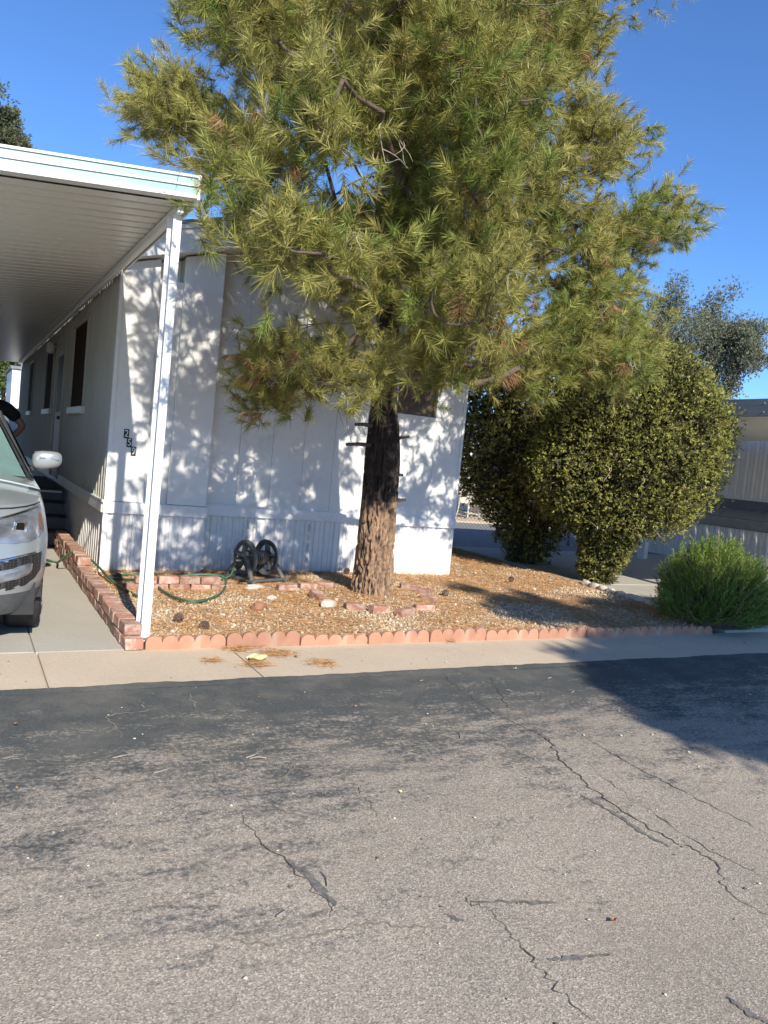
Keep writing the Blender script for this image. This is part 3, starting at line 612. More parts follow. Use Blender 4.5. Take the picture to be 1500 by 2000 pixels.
for sg in (1, -1):
    hl = patch([16, 24, 33, 42, 52, 62, 70], [.785, .77, .755, .745, .75, .77, .81], [.83, .865, .895, .92, .945, .962, .965], .010, 'headlight', 'lens', car, sg)
    patch([60, 63, 66, 69], [.81, .81, .82, .83], [.92, .93, .94, .945], .014, 'indicator', 'amber', hl, sg)
    for pc, hw in ((45, .056), (24, .045)):
        q = S(R(pc), .853, .014); tq = np.array(S(R(pc+1), .853, .014))-np.array(S(R(pc-1), .853, .014)); tq /= np.linalg.norm(tq); rr = MB()
        sq = [(math.copysign(abs(math.cos(a))**.5, math.cos(a)), math.copysign(abs(math.sin(a))**.5, math.sin(a))) for a in np.linspace(0, 2*PI, 25)]
        for f_, rad in ((1, .006), (.74, .004)): rr.tube([((q[0]+tq[0]*hw*f_*a)*sg, q[1]+tq[1]*hw*f_*a, q[2]+.045*f_*b_) for a, b_ in sq], rad, 5, False)
        rr.build('reflector_ring', 'chrome', hl, True)
        MB().add([((q[0]+tq[0]*hw*.7*a)*sg, q[1]+tq[1]*hw*.7*a-.002, q[2]+.031*b_) for a, b_ in sq[:-1]], [tuple(range(24))]).build('projector', 'darkglass', hl)
    patch([14, 24, 33, 42, 52, 62, 70], [.955-.12, .868, .898, .923, .948, .966, .969], [.87, .885, .913, .938, .962, .98, .985], .009, 'headlight_trim', 'chrome', hl, sg)
    fg = patch([12, 22, 32, 42, 52, 60, 66], [.42, .415, .42, .43, .45, .49, .54], [.60, .615, .63, .645, .66, .668, .66], .007, 'fog_grille', 'honey', car, sg)
    patch([14, 24, 34, 44, 52, 56], [.47, .475, .485, .50, .52, .545], [.545, .555, .57, .59, .605, .60], .016, 'fog_lamp', 'lens', fg, sg)
    patch([12, 24, 36, 48, 58, 66], [.60, .617, .636, .655, .668, .664], [.618, .633, .651, .668, .679, .671], .012, 'chrome_strip', 'chrome', fg, sg)
for sg in (1, -1): patch([2, 12, 22, 32, 42, 52, 62, 72], [.958, .960, .962, .964, .968, .976, .987, .995], [.968, .970, .972, .974, .978, .985, .995, 1.002], .006, 'panel_gap', 'black', car, sg)
MB().grid([[(v, S(abs(v)*.9, z, .008)[1]-.0, z) for v in np.linspace(-.42, .42, 13)] for z in np.linspace(.62, .9, 8)]).build('grille', 'honey', car)
# greenhouse
gl = [(1.28, .86, 1.12), (1.6, .87, 1.135), (2.4, .88, 1.15), (3.4, .87, 1.17), (4.35, .83, 1.2), (4.6, .7, 1.2)]
gu = [(2.05, .60, 1.62), (2.2, .62, 1.65), (2.6, .64, 1.675), (3.4, .64, 1.675), (4.15, .60, 1.63), (4.3, .54, 1.58)]
gh = MB()
for sg in (1, -1):
    gh.grid([[(a[1]*sg*(1-t)+b_[1]*sg*t, a[0]*(1-t)+b_[0]*t, a[2]*(1-t)+b_[2]*t + .0) for t in (0, .33, .66, 1)] for a, b_ in zip(gl, gu)])
gh.grid([[(b_[1]*k, b_[0], b_[2]+.03*(1-k*k)) for k in np.linspace(-1, 1, 9)] for b_ in gu])
gh.grid([[(gl[-1][1]*k, gl[-1][0], gl[-1][2]) for k in (-1, 0, 1)], [(gu[-1][1]*k, gu[-1][0], gu[-1][2]) for k in (-1, 0, 1)]])
gh.build('cabin', 'paint', car, True)
MB().grid([[(.86*k*.93*(1-t)+.60*k*.93*t, 1.28+.77*t-.05*(1-k*k)-.012, 1.125+.495*t+.02*(1-k*k)+.01) for k in np.linspace(-1, 1, 9)] for t in np.linspace(.02, .97, 6)]).build('windscreen', 'glass', car, True)
MB().grid([[(.885*k*(1-t)+.62*k*t, 1.24+.77*t-.05*(1-k*k), 1.11+.505*t+.01*(1-k*k)) for k in (-1, -.93)] for t in (0, .5, 1)]).build('screen_trim', 'black', car); MB().grid([[(.885*k*(1-t)+.62*k*t, 1.24+.77*t-.05*(1-k*k), 1.11+.505*t+.01*(1-k*k)) for k in (.93, .96)] for t in (0, .5, 1)]).build('screen_trim', 'black', car)
for sg in (1, -1):
    for (a, b_, c_, d_) in (((1.75, 1.16), (2.55, 1.17), (2.55, 1.6), (2.3, 1.58)), ((2.63, 1.17), (3.45, 1.18), (3.45, 1.6), (2.63, 1.6))):
        wq = lambda u, z: ((.885 - (z-1.14)/.53*.25)*sg + .006*sg, u, z)
        MB().add([wq(*a), wq(*b_), wq(*c_), wq(*d_)], [(0, 1, 2, 3)]).build('side_window', 'glass', car)
# mirrors: rounded housing on a short black arm
def superell(cx, cy, cz_, ax, ay, az, e=.55, n=14):
    pw_ = lambda c: math.copysign(abs(c)**e, c); rows = []
    for i in range(n+1):
        v = -PI/2+PI*i/n; rows.append([(cx+ax*pw_(math.cos(v))*pw_(math.cos(u)), cy+ay*pw_(math.cos(v))*pw_(math.sin(u)), cz_+az*pw_(math.sin(v))) for u in np.linspace(0, 2*PI, 2*n, endpoint=False)])
    return MB().grid(rows, True)
for sg in (1, -1):
    mi = superell(0, 0, 0, .125, .075, .088, .62); mi.v = [(x*(1 if x*sg < 0 else .96), y + .10*abs(x), z*(1 - .22*(x*sg+.12)/.24) + .012*sg*x/.12) for x, y, z in mi.v]
    mo = mi.build('mirror', 'paint', car, True, (sg*1.0, 1.86, 1.275)); MB().bar((-sg*.17, .04, -.10), (-sg*.03, .04, -.055), .07, .035).build('arm', 'black', mo)
    bevel(MB().box(-.07, .09, -.072, -.066, .005, .02).build('turn_signal', 'lens', mo), .004)
    MB().add([(-.1, .078, -.065), (.1, .078, -.065), (.1, .078, .065), (-.1, .078, .065)], [(0, 1, 2, 3)]).build('glass', 'glass', mo)
for sg in (1, -1):
    for uc in (.97, 3.67):
        m = MB(); prof = [(.10, .30), (.115, .345), (.09, .362), (0, .366), (-.09, .362), (-.115, .345), (-.10, .30)]
        rows = [[(sg*.80+a, uc+r_*math.cos(t), .36+r_*math.sin(t)) for a, r_ in prof] for t in np.linspace(0, 2*PI, 41)]
        wh = m.grid(rows).build('wheel', 'rubber', car, True)
        rim = MB(); rim.tube([(sg*.89, uc+.27*math.cos(t), .36+.27*math.sin(t)) for t in np.linspace(0, 2*PI, 31)], .022, 6, False)
        for k in range(5): a = k*2*PI/5; rim.bar((sg*.895, uc, .36), (sg*.895, uc+.26*math.cos(a), .36+.26*math.sin(a)), .02, .07, (1, 0, 0))
        rim.tube([(sg*.86, uc, .36), (sg*.905, uc, .36)], .06, 12); rim.build('rim', 'chrome', wh, True)
        MB().tube([(sg*.74, uc, .36), (sg*.80, uc, .36)], .28, 20).build('brake_disc', 'black', wh)
        MB().grid([[(sg*x_, uc+.42*math.cos(t), .35+.42*math.sin(t)) for x_ in (.45, .90)] for t in np.linspace(-.1, PI+.1, 16)]).build('wheel_well', 'black', car)
# ================================================================== PERSON on the steps
per = thing('person', 'person in black t-shirt on the steps, hand on hip, behind the silver car', 'person', (-1.13, 2.76, .30))
def skin(name, joints, bones, mat, parent, root=0, sub=2):
    me = bpy.data.meshes.new(name); me.from_pydata([j[:3] for j in joints], bones, []); o = link(name, me, parent)
    o.modifiers.new('skin', 'SKIN')
    for i, j in enumerate(joints): me.skin_vertices[0].data[i].radius = (j[3], j[4] if len(j) > 4 else j[3]); me.skin_vertices[0].data[i].use_root = i == root
    s = o.modifiers.new('sub', 'SUBSURF'); s.levels = sub; s.render_levels = sub; o.modifiers['skin'].use_smooth_shade = True; me.materials.append(MT[mat]); return o
J = [(0, 0, .93, .15, .11), (0, 0, 1.1, .145, .105), (0, .01, 1.3, .165, .11), (0, .01, 1.42, .13, .085), (0, .02, 1.5, .058), (0, .03, 1.56, .055), (0, .045, 1.64, .085, .095), (0, .04, 1.74, .075, .09),   # spine, head
     (.21, 0, 1.41, .07), (.47, .04, 1.17, .052), (.29, -.06, .95, .038), (.20, -.09, .93, .032),        # right arm on hip
     (-.19, 0, 1.40, .062), (-.26, .02, 1.12, .045), (-.25, .1, .88, .033), (-.24, .14, .80, .028),
     (.09, 0, .86, .09), (.1, .02, .48, .058), (.1, .0, .10, .042), (.1, .12, .04, .035), (-.09, 0, .86, .09), (-.1, .02, .48, .058), (-.1, 0, .10, .042), (-.1, .12, .04, .035)]
Bn = [(0, 1), (1, 2), (2, 3), (3, 4), (4, 5), (5, 6), (6, 7), (3, 8), (8, 9), (9, 10), (10, 11), (3, 12), (12, 13), (13, 14), (14, 15), (0, 16), (16, 17), (17, 18), (18, 19), (0, 20), (20, 21), (21, 22), (22, 23)]
bodyo = skin('body', J, Bn, 'skin', per)
# fingers on both hands
for hx, hy, hz, sg in ((.20, -.09, .93, -1), (-.24, .14, .80, 1)):
    for k in range(5):
        a = (k-2)*.016; l = (.05, .07, .075, .07, .055)[k]
        d1 = Vector((sg*.5, -.4 if sg < 0 else .2, -.7)).normalized(); p = Vector((hx, hy+a, hz-.01))
        if k == 0: p += Vector((0, -.01, .015)); d1 = Vector((sg*.2, -.9, -.3)).normalized()
        skin('finger', [(*p, .010), (*(p+d1*l*.6), .009), (*(p+d1*l+Vector((sg*.012, 0, 0))), .007)], [(0, 1), (1, 2)], 'skin', bodyo, 0, 1)
skin('t_shirt', [(0, 0, .90, .19, .15), (0, 0, 1.1, .19, .15), (0, .01, 1.3, .20, .145), (0, .01, 1.43, .145, .10), (.21, 0, 1.42, .098), (.41, .035, 1.235, .088), (-.19, 0, 1.41, .085), (-.245, .02, 1.22, .075)],
     [(0, 1), (1, 2), (2, 3), (3, 4), (4, 5), (3, 6), (6, 7)], 'cloth', per)
skin('trousers', [(0, 0, .95, .16, .12), (.09, 0, .84, .105), (.1, .02, .48, .075), (.1, .0, .12, .062), (-.09, 0, .84, .105), (-.1, .02, .48, .075), (-.1, 0, .12, .062)], [(0, 1), (1, 2), (2, 3), (0, 4), (4, 5), (5, 6)], 'trouser', per)
for sx in (.1, -.1): superell(sx, .06, .045, .05, .14, .045, .7, 8).build('shoe', 'shoe', per, True)
superell(0, .03, 1.715, .095, .108, .095, .9, 10).build('hair', 'hair', per, True)
fc_ = MB(); fc_.tube([(0, .135, 1.665), (0, .16, 1.635), (0, .135, 1.625)], [.008, .017, .012], 6); fc_.build('nose', 'skin', bodyo, True)
for sx in (-.034, .034): superell(sx, .128, 1.675, .014, .01, .009, 1, 6).build('eye', 'white', bodyo, True); superell(sx*2.6, .04, 1.655, .014, .025, .032, 1, 6).build('ear', 'skin', bodyo, True)
superell(0, .13, 1.595, .026, .012, .008, 1, 6).build('mouth', 'amber', bodyo, True)
# ================================================================== NEIGHBOUR: home side wall, carport, fence, chair
nh = thing('neighbour_home', 'beige ribbed mobile home with dark plank band at the right edge', 'house', (12.9, 0, 0))
nm = {}
def npanel(y0, y1, z0, z1, mat, name, per_, dep):
    key = (z0, z1, mat)
    if key not in nm: nm[key] = ribbed(y1-y0, z0, z1, per_, dep).mesh(name, mat)
    link(name, nm[key], nh, (0, y1, 0), (0, 0, -PI/2))
for k in range(14):
    npanel(-5+k*1.2, -3.8+k*1.2, 1.42, 2.9, 'nwall', 'siding_panel', .2, .015); npanel(-5+k*1.2, -3.8+k*1.2, -.05, .79, 'nwall', 'skirt_panel', .3, .02)
for k in range(3): bevel(MB().box(-.03, .0, -5, 11.8, .795+k*.207, .995+k*.207).build('plank', 'nplank', nh), .008)  # plank band, darker than the panels above and below
bevel(MB().box(-.04, .0, -5, 11.8, 1.40, 1.44).build('trim', 'nwall', nh), .006)
MB().box(.005, 4.3, -5, 11.8, 0, 3.0).build('wall', 'nwall', nh); MB().box(-.28, 4.5, -5.2, 12, 2.92, 2.98).build('eave', 'brownboard', nh)
MB().prism([(-.3, 2.985), (4.5, 2.985), (4.5, 3.15), (2.1, 3.6), (-.3, 3.15)], lambda p, k: (p[0], -5.2 if not k else 12, p[1])).build('roof', 'roofing', nh)
nc = thing('neighbour_carport', 'carport with slate-blue fascia and white posts behind the conifers', 'carport', (8, 0, 0))
k = 0
while -3.9+k*.38 < 3.2: MB().box(0, 4.6, -3.9+k*.38, -3.9+k*.38+.375, 2.60, 2.63).build('roof_pan', 'pan', nc) if k == 0 else None; k += 1
npm = nc.children[0].data
for q in range(1, k): link('roof_pan', npm, nc, (0, q*.38, 0))
bevel(MB().box(-.03, -.002, -3.95, 3.4, 2.56, 2.80).build('fascia', 'nfascia', nc), .006)
MB().box(0, 4.6, -3.95, -3.905, 2.56, 2.8).build('gutter', 'nfascia', nc)
for i in range(26):
    for zz in (2.62, 2.74): MB().tube([(-.031, -3.7+i*.45, zz), (-.036, -3.7+i*.45, zz)], .008, 6).build('bolt', 'alu', nc) if i in (5, 6, 4, 3) else None
def npost(x, y): bevel(MB().box(x-.075, x+.075, y-.06, y+.06, -.03, 2.56).build('post', 'alu', nc), .012); bevel(MB().box(x-.07, x-.055, y-.09, y+.09, -.03, 2.5).build('post_face', 'alu', nc), .004)
npost(.10, -2.25); npost(-.42+.55, 3.1); npost(3.2, 2.85)
bevel(MB().bar((-.25, 3.02, .05), (.02, 3.05, .09), .09, .05).build('foot_board', 'alu', nc), .01)
lh = thing('added_left_home', 'unseen plain home left of the carport, added to block sky light', 'house', (-5.0, 0, 0))  # out-of-view home, added to keep skylight from under the carport
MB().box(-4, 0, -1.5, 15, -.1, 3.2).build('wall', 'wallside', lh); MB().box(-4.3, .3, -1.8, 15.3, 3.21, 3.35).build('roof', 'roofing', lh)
for i in range(4): MB().box(.0, .02, 1+i*3.6, 2.3+i*3.6, 1.6, 2.6).build('window', 'darkglass', lh)
fe = thing('chain_link_fence', 'chain-link fence crossing behind the conifers', 'fence', (0, 4.65, 0))
m = MB(); H_ = 1.05; x0, x1 = 4.7, 12.85
for sg in (1, -1):
    a = x0 - (H_ if sg > 0 else 0)
    while a < x1 + (H_ if sg < 0 else 0):
        t0 = 0; b0 = a; b1 = a+sg*H_; pts = []
        lo, hi = max(x0, min(b0, b1)), min(x1, max(b0, b1))
        if hi-lo > .02:
            za = (lo-b0)/(b1-b0)*H_; zb = (hi-b0)/(b1-b0)*H_; m.tube([(lo, sg*.003, .02+za), (hi, sg*.003, .02+zb)], .0028, 3, False)
        a += .088
m.build('mesh', 'galv', fe)
for x in np.arange(x0, x1+.1, 2.03): MB().tube([(x, .03, -.05), (x, .03, 1.14)], .025, 8).build('post', 'galv', fe, True)
MB().tube([(x0, .012, 1.08), (x1, .012, 1.08)], .018, 8).build('rail', 'galv', fe, True)
ch = thing('patio_chair', 'beige patio armchair on the sunlit patio behind the fence', 'chair', (12.1, 10.5, .02))
for sx in (-.28, .28):
    MB().tube(spline([(sx, -.3, 0), (sx, -.27, .42), (sx, -.25, .62), (sx, .1, .64), (sx, .28, .62)], 5), .022, 6).build('arm', 'chair', ch, True)
    MB().tube(spline([(sx, .32, 0), (sx, .22, .4), (sx, .33, 1.05)], 5), .022, 6).build('leg', 'chair', ch, True)
bevel(MB().box(-.27, .27, -.27, .25, .39, .44).build('seat', 'chair', ch), .02)
MB().grid([[(x, .22+.11*t+.03*(1-(x/.27)**2), .44+.62*t) for x in np.linspace(-.27, .27, 5)] for t in np.linspace(0, 1, 5)]).build('backrest', 'chair', ch)
MB().bar((-.28, -.3, .12), (.28, .3, .2), .03, .03).build('brace', 'chair', ch); MB().bar((.28, -.3, .12), (-.28, .3, .2), .03, .03).build('brace', 'chair', ch)
tb = thing('patio_table', 'pale low patio table beside the armchair', 'table', (13.1, 10.9, .02))
bevel(MB().box(-.5, .5, -.35, .35, .46, .50).build('top', 'chair', tb), .01)
for sx in (-.45, .45):
    for sy in (-.3, .3): MB().tube([(sx, sy, 0), (sx, sy, .46)], .02, 6).build('leg', 'chair', tb)
bh = thing('rear_house', 'pale house wall beyond the patio', 'house', (15, 16, 0))
MB().box(-9, 6, 0, 6, -.1, 2.7).build('wall', 'nwall', bh); MB().box(-9.3, 6.3, -.3, 6.3, 2.71, 2.95).build('roof', 'roofing', bh)
for i in range(3): MB().box(-6+i*4, -4.6+i*4, -.02, 0, 1, 2.1).build('window', 'darkglass', bh)
sh = thing('white_shed', 'white ribbed shed beyond the far end of the carport', 'shed', (.14, 17, 0))
for k in range(4): link('wall_panel', ribbed(.4, -.1, 3.1, .1, .01).mesh('wall_panel', 'skirt'), sh, (-.3+k*.4, 0, 0))
MB().box(-.3, 2.4, .02, 3, -.1, 3.1).build('wall', 'skirt', sh); MB().box(-.35, 2.5, -.06, 3.1, 3.11, 3.2).build('roof', 'roofing', sh)
# ================================================================== PLANTS
def tri_needles(base, dirs, L, wd, droop, cols):
    """one slim triangle per needle: base (N,3), dirs (N,3), L (N,)"""
    n = len(base); side = unit(np.cross(dirs, rng.normal(size=(n, 3)))); wd = np.broadcast_to(wd, (n,))[:, None]
    g = np.zeros((n, 3)); g[:, 2] = -1; tip = base + dirs*L[:, None] + g*(droop*L*.4)[:, None]
    v = np.stack([base-side*wd*.5, base+side*wd*.5, tip], 1).reshape(-1, 3)
    return v, np.arange(n*3).reshape(-1, 3), np.repeat(cols, 3, 0)
def inpoly(poly, x, y):
    c = False; n = len(poly)
    for i in range(n):
        x1, y1 = poly[i]; x2, y2 = poly[i-1]
        if (y1 > y) != (y2 > y) and x < (x2-x1)*(y-y1)/(y2-y1)+x1: c = not c
    return c
# ---- pine
TX, TY = 2.62, -1.36
pine = thing('pine_tree', 'tall shaggy pine with dark-topped tan bark in front of the white home', 'tree', (TX, TY, 0))
def taxis(z): return np.array([TX - .03*z + .012*math.sin(z*1.7), TY + .012*z, z])
TR = [(-.08, .31), (0, .27), (.06, .245), (.14, .23), (.4, .215), (1., .204), (1.5, .198), (1.9, .17), (2.3, .13), (3.2, .105), (4.5, .085), (6, .06), (8, .03), (9.2, .012)]
rows = []; tc = []
for z in np.concatenate([np.linspace(-.08, 2.5, 190), np.linspace(2.53, 9.2, 120)]):
    r = lerp(z, TR); a = taxis(z); row = []
    for k in range(130):
        t = 2*PI*k/130; q = Vector((math.cos(t)*3.9, math.sin(t)*3.9, z*2.7))
        n1 = mnoise.noise(q*1.55 + Vector((0, 0, mnoise.noise(q*3)*.6))); n2 = mnoise.noise(q*4.2)
        rid = 1-min(1, abs(n1)*4.2); ridge2 = 1-min(1, abs(n2)*4)                   # 1 in the fissures
        d = r*(1 + .10*mnoise.noise(Vector((math.cos(t), math.sin(t), z*.9)))) - .046*rid**1.3*(r/.2) - .02*ridge2*(r/.2)
        row.append((a[0]-TX+d*math.cos(t), a[1]-TY+d*math.sin(t), z))
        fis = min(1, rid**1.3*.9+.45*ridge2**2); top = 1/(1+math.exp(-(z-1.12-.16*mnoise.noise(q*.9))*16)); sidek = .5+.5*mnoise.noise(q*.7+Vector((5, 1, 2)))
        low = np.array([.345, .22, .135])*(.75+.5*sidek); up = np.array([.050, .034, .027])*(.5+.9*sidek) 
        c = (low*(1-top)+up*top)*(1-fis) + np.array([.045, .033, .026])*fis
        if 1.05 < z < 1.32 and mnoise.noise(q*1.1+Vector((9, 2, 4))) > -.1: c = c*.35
        tc.append(c)
    rows.append(row)
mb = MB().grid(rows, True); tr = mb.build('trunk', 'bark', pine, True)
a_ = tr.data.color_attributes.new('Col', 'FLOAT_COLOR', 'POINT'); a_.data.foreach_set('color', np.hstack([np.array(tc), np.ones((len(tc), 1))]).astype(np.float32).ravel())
for (px, py, px2, py2) in ((712, 868, 677, 868), (716, 830, 694, 829), (778, 860, 800, 852), (772, 982, 793, 976), (774, 930, 787, 928)):
    A_ = at(px, py, 1, TY-.05); B_ = at(px2, py2, 1, TY-.12); A_ = A_ + (taxis(A_[2])-A_)*.3
    MB().tube([A_-taxis(0)*[1, 1, 0], (A_+B_)/2-taxis(0)*[1, 1, 0]+[0, 0, .008], B_-taxis(0)*[1, 1, 0]], [.026, .02, .016], 7).build('branch_stub', 'branch', pine, True)
SIL = [(300, -90), (338, 0), (348, 44), (400, 92), (424, 124), (440, 150), (340, 138), (268, 112), (218, 156), (222, 224), (260, 262), (304, 314), (360, 340), (408, 382), (445, 408),
       (448, 440), (458, 490), (497, 540), (502, 590), (560, 610), (600, 590), (690, 590), (720, 640), (700, 690), (600, 700), (560, 690), (480, 668), (482, 740), (495, 795), (530, 798), (607, 755), (650, 775), (700, 778), (745, 765), (790, 755), (830, 775), (868, 762), (912, 725),
       (935, 765), (990, 775), (1060, 765), (1130, 765), (1230, 752), (1300, 685), (1308, 630), (1282, 570), (1220, 570), (1272, 542), (1320, 514), (1350, 490), (1378, 440), (1355, 375), (1322, 348), (1235, 395), (1225, 378), (1244, 348), (1292, 276), (1274, 198), (1192, 190), (1214, 112), (1182, 52), (1240, 20), (1268, 0), (1250, -90)]
HOLES = [[(455, 150), (520, 190), (540, 250), (500, 250), (455, 190)], [(500, 395), (560, 372), (620, 395), (520, 415)], [(930, 690), (960, 690), (960, 720), (930, 720)], [(1190, 560), (1240, 555), (1225, 590)], [(850, 190), (880, 195), (870, 225)], [(560, 345), (600, 318), (745, 322), (752, 372), (690, 395), (585, 375)], [(1080, 150), (1115, 150), (1112, 200), (1082, 195)], [(1140, 365), (1215, 352), (1200, 398), (1150, 395)], [(425, 118), (470, 140), (480, 240), (440, 190)], [(985, 640), (1010, 630), (1005, 660), (985, 660)], [(690, 260), (715, 262), (710, 285), (690, 285)]]
clumps = []; OCT = [(math.cos(a), math.sin(a)) for a in np.arange(0, 2*PI, PI/4)]
def far_enough(p, d):
    return all((p[0]-q[0])**2+(p[1]-q[1])**2+(p[2]-q[2])**2 > d*d for q in clumps)
def inside(px, py, er): return all(inpoly(SIL, px+er*c_, py+er*s_) or py+er*s_ < -85 for c_, s_ in OCT)
def clear(px, py, er): return not any(inpoly(h, px+er*c_, py+er*s_) for h in HOLES for c_, s_ in OCT)
def topix(q):
    d = np.asarray(q, float)-CAM; w_ = d@_F; return 750+FPX*(d@_R)/w_, 1000-FPX*(d@_U)/w_
lobes = []; tries = 0
while len(lobes) < 135 and tries < 20000:          # foliage masses inside the photo's outline, depth from a round crown about the trunk
    tries += 1; px, py = random.uniform(210, 1390), random.uniform(-85, 860)
    if not inside(px, py, 44 if py < 560 else 26) or not clear(px, py, 34): continue
    p = at(px, py, 1, TY); r = abs(p[0]-TX); Rm = 3.6 if p[2] < 5 else 3.6-(p[2]-5)*.35
    D = math.sqrt(max(Rm*Rm-r*r, .5)); y = TY + random.uniform(-.85, .75)*D
    if px > 1000: y = TY - .2 + random.uniform(-1.1, .5)
    if px < 470 and py < 420: y = TY + random.uniform(.45, 1.35)
    q = at(px, py, 1, y)
    if q[2] < (4.5 if px > 470 else 4.1) and q[0] < 4.9: y = min(y, -.6); q = at(px, py, 1, y)
    if all(math.dist(q, l_) > .56 for l_ in lobes): lobes.append(tuple(q))
for q in lobes:
    n_ = 0; k_ = 0
    while n_ < 6 and k_ < 50:
        k_ += 1; c_ = np.array(q) + rng.normal(size=3)*[.22, .22, .13]; px, py = topix(c_)
        if c_[2] < (4.5 if px > 470 else 4.05) and c_[0] < 4.9 and c_[1] > -.4: continue
        if inside(px, py, (26 if px > 470 else 34) if py < 560 else 12) and clear(px, py, 24) and far_enough(c_, .13): clumps.append(tuple(c_)); n_ += 1
NV = len(clumps)
while len(clumps) < NV+75:
    z = random.uniform(6.6, 9.3); a = random.uniform(0, 2*PI); r = (9.9-z)*.85*math.sqrt(random.random()); q = (TX+r*math.cos(a), TY+r*math.sin(a), z)
    if far_enough(q, .3): clumps.append(q)
# branch graph: every clump joins the nearest inner node
nodes = [tuple(taxis(z)) for z in np.arange(1.75, 9.1, .3)]; par = [-1]*len(nodes); nt_ = len(nodes)
order = sorted(clumps, key=lambda q: (q[0]-TX)**2+(q[1]-TY)**2)
for q in order:
    best = None
    rq = math.hypot(q[0]-TX, q[1]-TY)
    for i, nn in enumerate(nodes):
        rn = math.hypot(nn[0]-TX, nn[1]-TY)
        if rn > rq and i >= nt_: continue
        d = math.dist(q, nn) + .5*max(0, nn[2]-q[2]+.05) + (.55 if i < nt_ else .22*rn*0)
        if best is None or d < best[0]: best = (d, i)
    nodes.append(q); par.append(best[1])
cnt = [1]*len(nodes)
for i in range(len(nodes)-1, nt_-1, -1):
    if par[i] >= nt_: cnt[par[i]] += cnt[i]
br = MB()
for i in range(nt_, len(nodes)):
    a = np.array(nodes[par[i]]); b_ = np.array(nodes[i]); L_ = np.linalg.norm(b_-a); r1 = min(.0052*math.sqrt(cnt[i])+.003, .034); r0 = min(r1*1.3, .04)
    sag = np.array([0, 0, -.10*L_]); j = lambda s: rng.normal(size=3)*s*L_
    pts = [a, a*.66+b_*.34+sag*.7+j(.04), a*.33+b_*.67+sag+j(.04), b_]
    br.tube([p-[TX, TY, 0] for p in spline(pts, 2)], list(np.linspace(r0, r1, 7)), 5, False)
br.build('branches', 'branch', pine, True)['kind'] = 'stuff'
tw = MB()
def bare(p, d, L_, r, depth):
    d = unit(np.array(d, float)); pts = [p]; q = np.array(p, float)
    for k in range(4): d = unit(d + rng.normal(size=3)*.28 + [0, 0, -.08]); q = q + d*L_/4; pts.append(q)
    tw.tube([x-[TX, TY, 0] for x in pts], list(np.linspace(r, r*.45, 5)), 4, False)
    if depth:
        for k in range(random.randint(2, 4)): s = pts[random.randint(1, 4)]; bare(s, d+rng.normal(size=3)*.7, L_*random.uniform(.45, .7), r*.6, depth-1)
for px, py, px2, py2 in ((740, 640, 600, 650), (745, 660, 640, 690), (700, 600, 560, 640), (760, 400, 610, 350), (770, 330, 640, 345), (690, 380, 620, 395)):
    A_ = at(px, py, 1, TY-.3); B_ = at(px2, py2, 1, TY-.6); bare(A_, B_-A_, np.linalg.norm(B_-A_), .014, 3)
for q in random.sample(clumps[:NV], 230):
    o = unit(np.array(q)-taxis(q[2]-.3)); bare(np.array(q)-o*.1, o+rng.normal(size=3)*.5+[0, -.5, 0], random.uniform(.2, .42), .0065, 1)
tw.build('twigs', 'twig', pine, True)['kind'] = 'stuff'
B_, D_, L_, C_, W_ = [], [], [], [], []
OL, GR, YE, DE = np.array([.315, .300, .078]), np.array([.19, .255, .056]), np.array([.46, .41, .145]), np.array([.33, .19, .09])
for ci, q in enumerate(clumps):
    q = np.array(q); inner = math.hypot(q[0]-TX, q[1]-TY) < .75; ax = taxis(q[2]-.35); out = unit(q-ax)
    vis = ci < NV; ns = random.randint(17, 23) if vis else 9; npn = 84 if vis else 44
    tone = random.random()
    for s in range(ns):
        sdv = unit(out*.6 + rng.normal(size=3)*.55 + [0, 0, .42]); sl = random.uniform(.10, .26); sb = q + rng.normal(size=3)*.13 - out*.06
        t = rng.uniform(.15, 1.0, npn); base = sb + sdv[None]*(t*sl)[:, None]
        perp = unit(np.cross(sdv[None], rng.normal(size=(npn, 3)))); al = rng.uniform(.2, 1.25, npn)[:, None]*(1.25-.5*t[:, None])
        dv = unit(sdv[None]*np.cos(al)+perp*np.sin(al)); k = random.random()
        dead = k < (.22 if inner else .014) or (q[2] < 2.6 and k < .06)
        c = DE if dead else (GR*(1-k)+OL*k if tone < .35 else OL*(1-k*.6)+YE*k*.6)
        if dead: dv = unit(dv+[0, 0, -1.0])
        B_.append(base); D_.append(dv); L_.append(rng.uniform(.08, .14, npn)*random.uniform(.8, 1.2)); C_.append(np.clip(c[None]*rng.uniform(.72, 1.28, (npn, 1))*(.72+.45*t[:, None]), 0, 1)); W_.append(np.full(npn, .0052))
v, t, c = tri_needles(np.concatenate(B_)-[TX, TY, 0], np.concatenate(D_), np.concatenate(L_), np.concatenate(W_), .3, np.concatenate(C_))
cr_ = soup('crown', v, t, 'foliage', pine, c); cr_['kind'] = 'stuff'
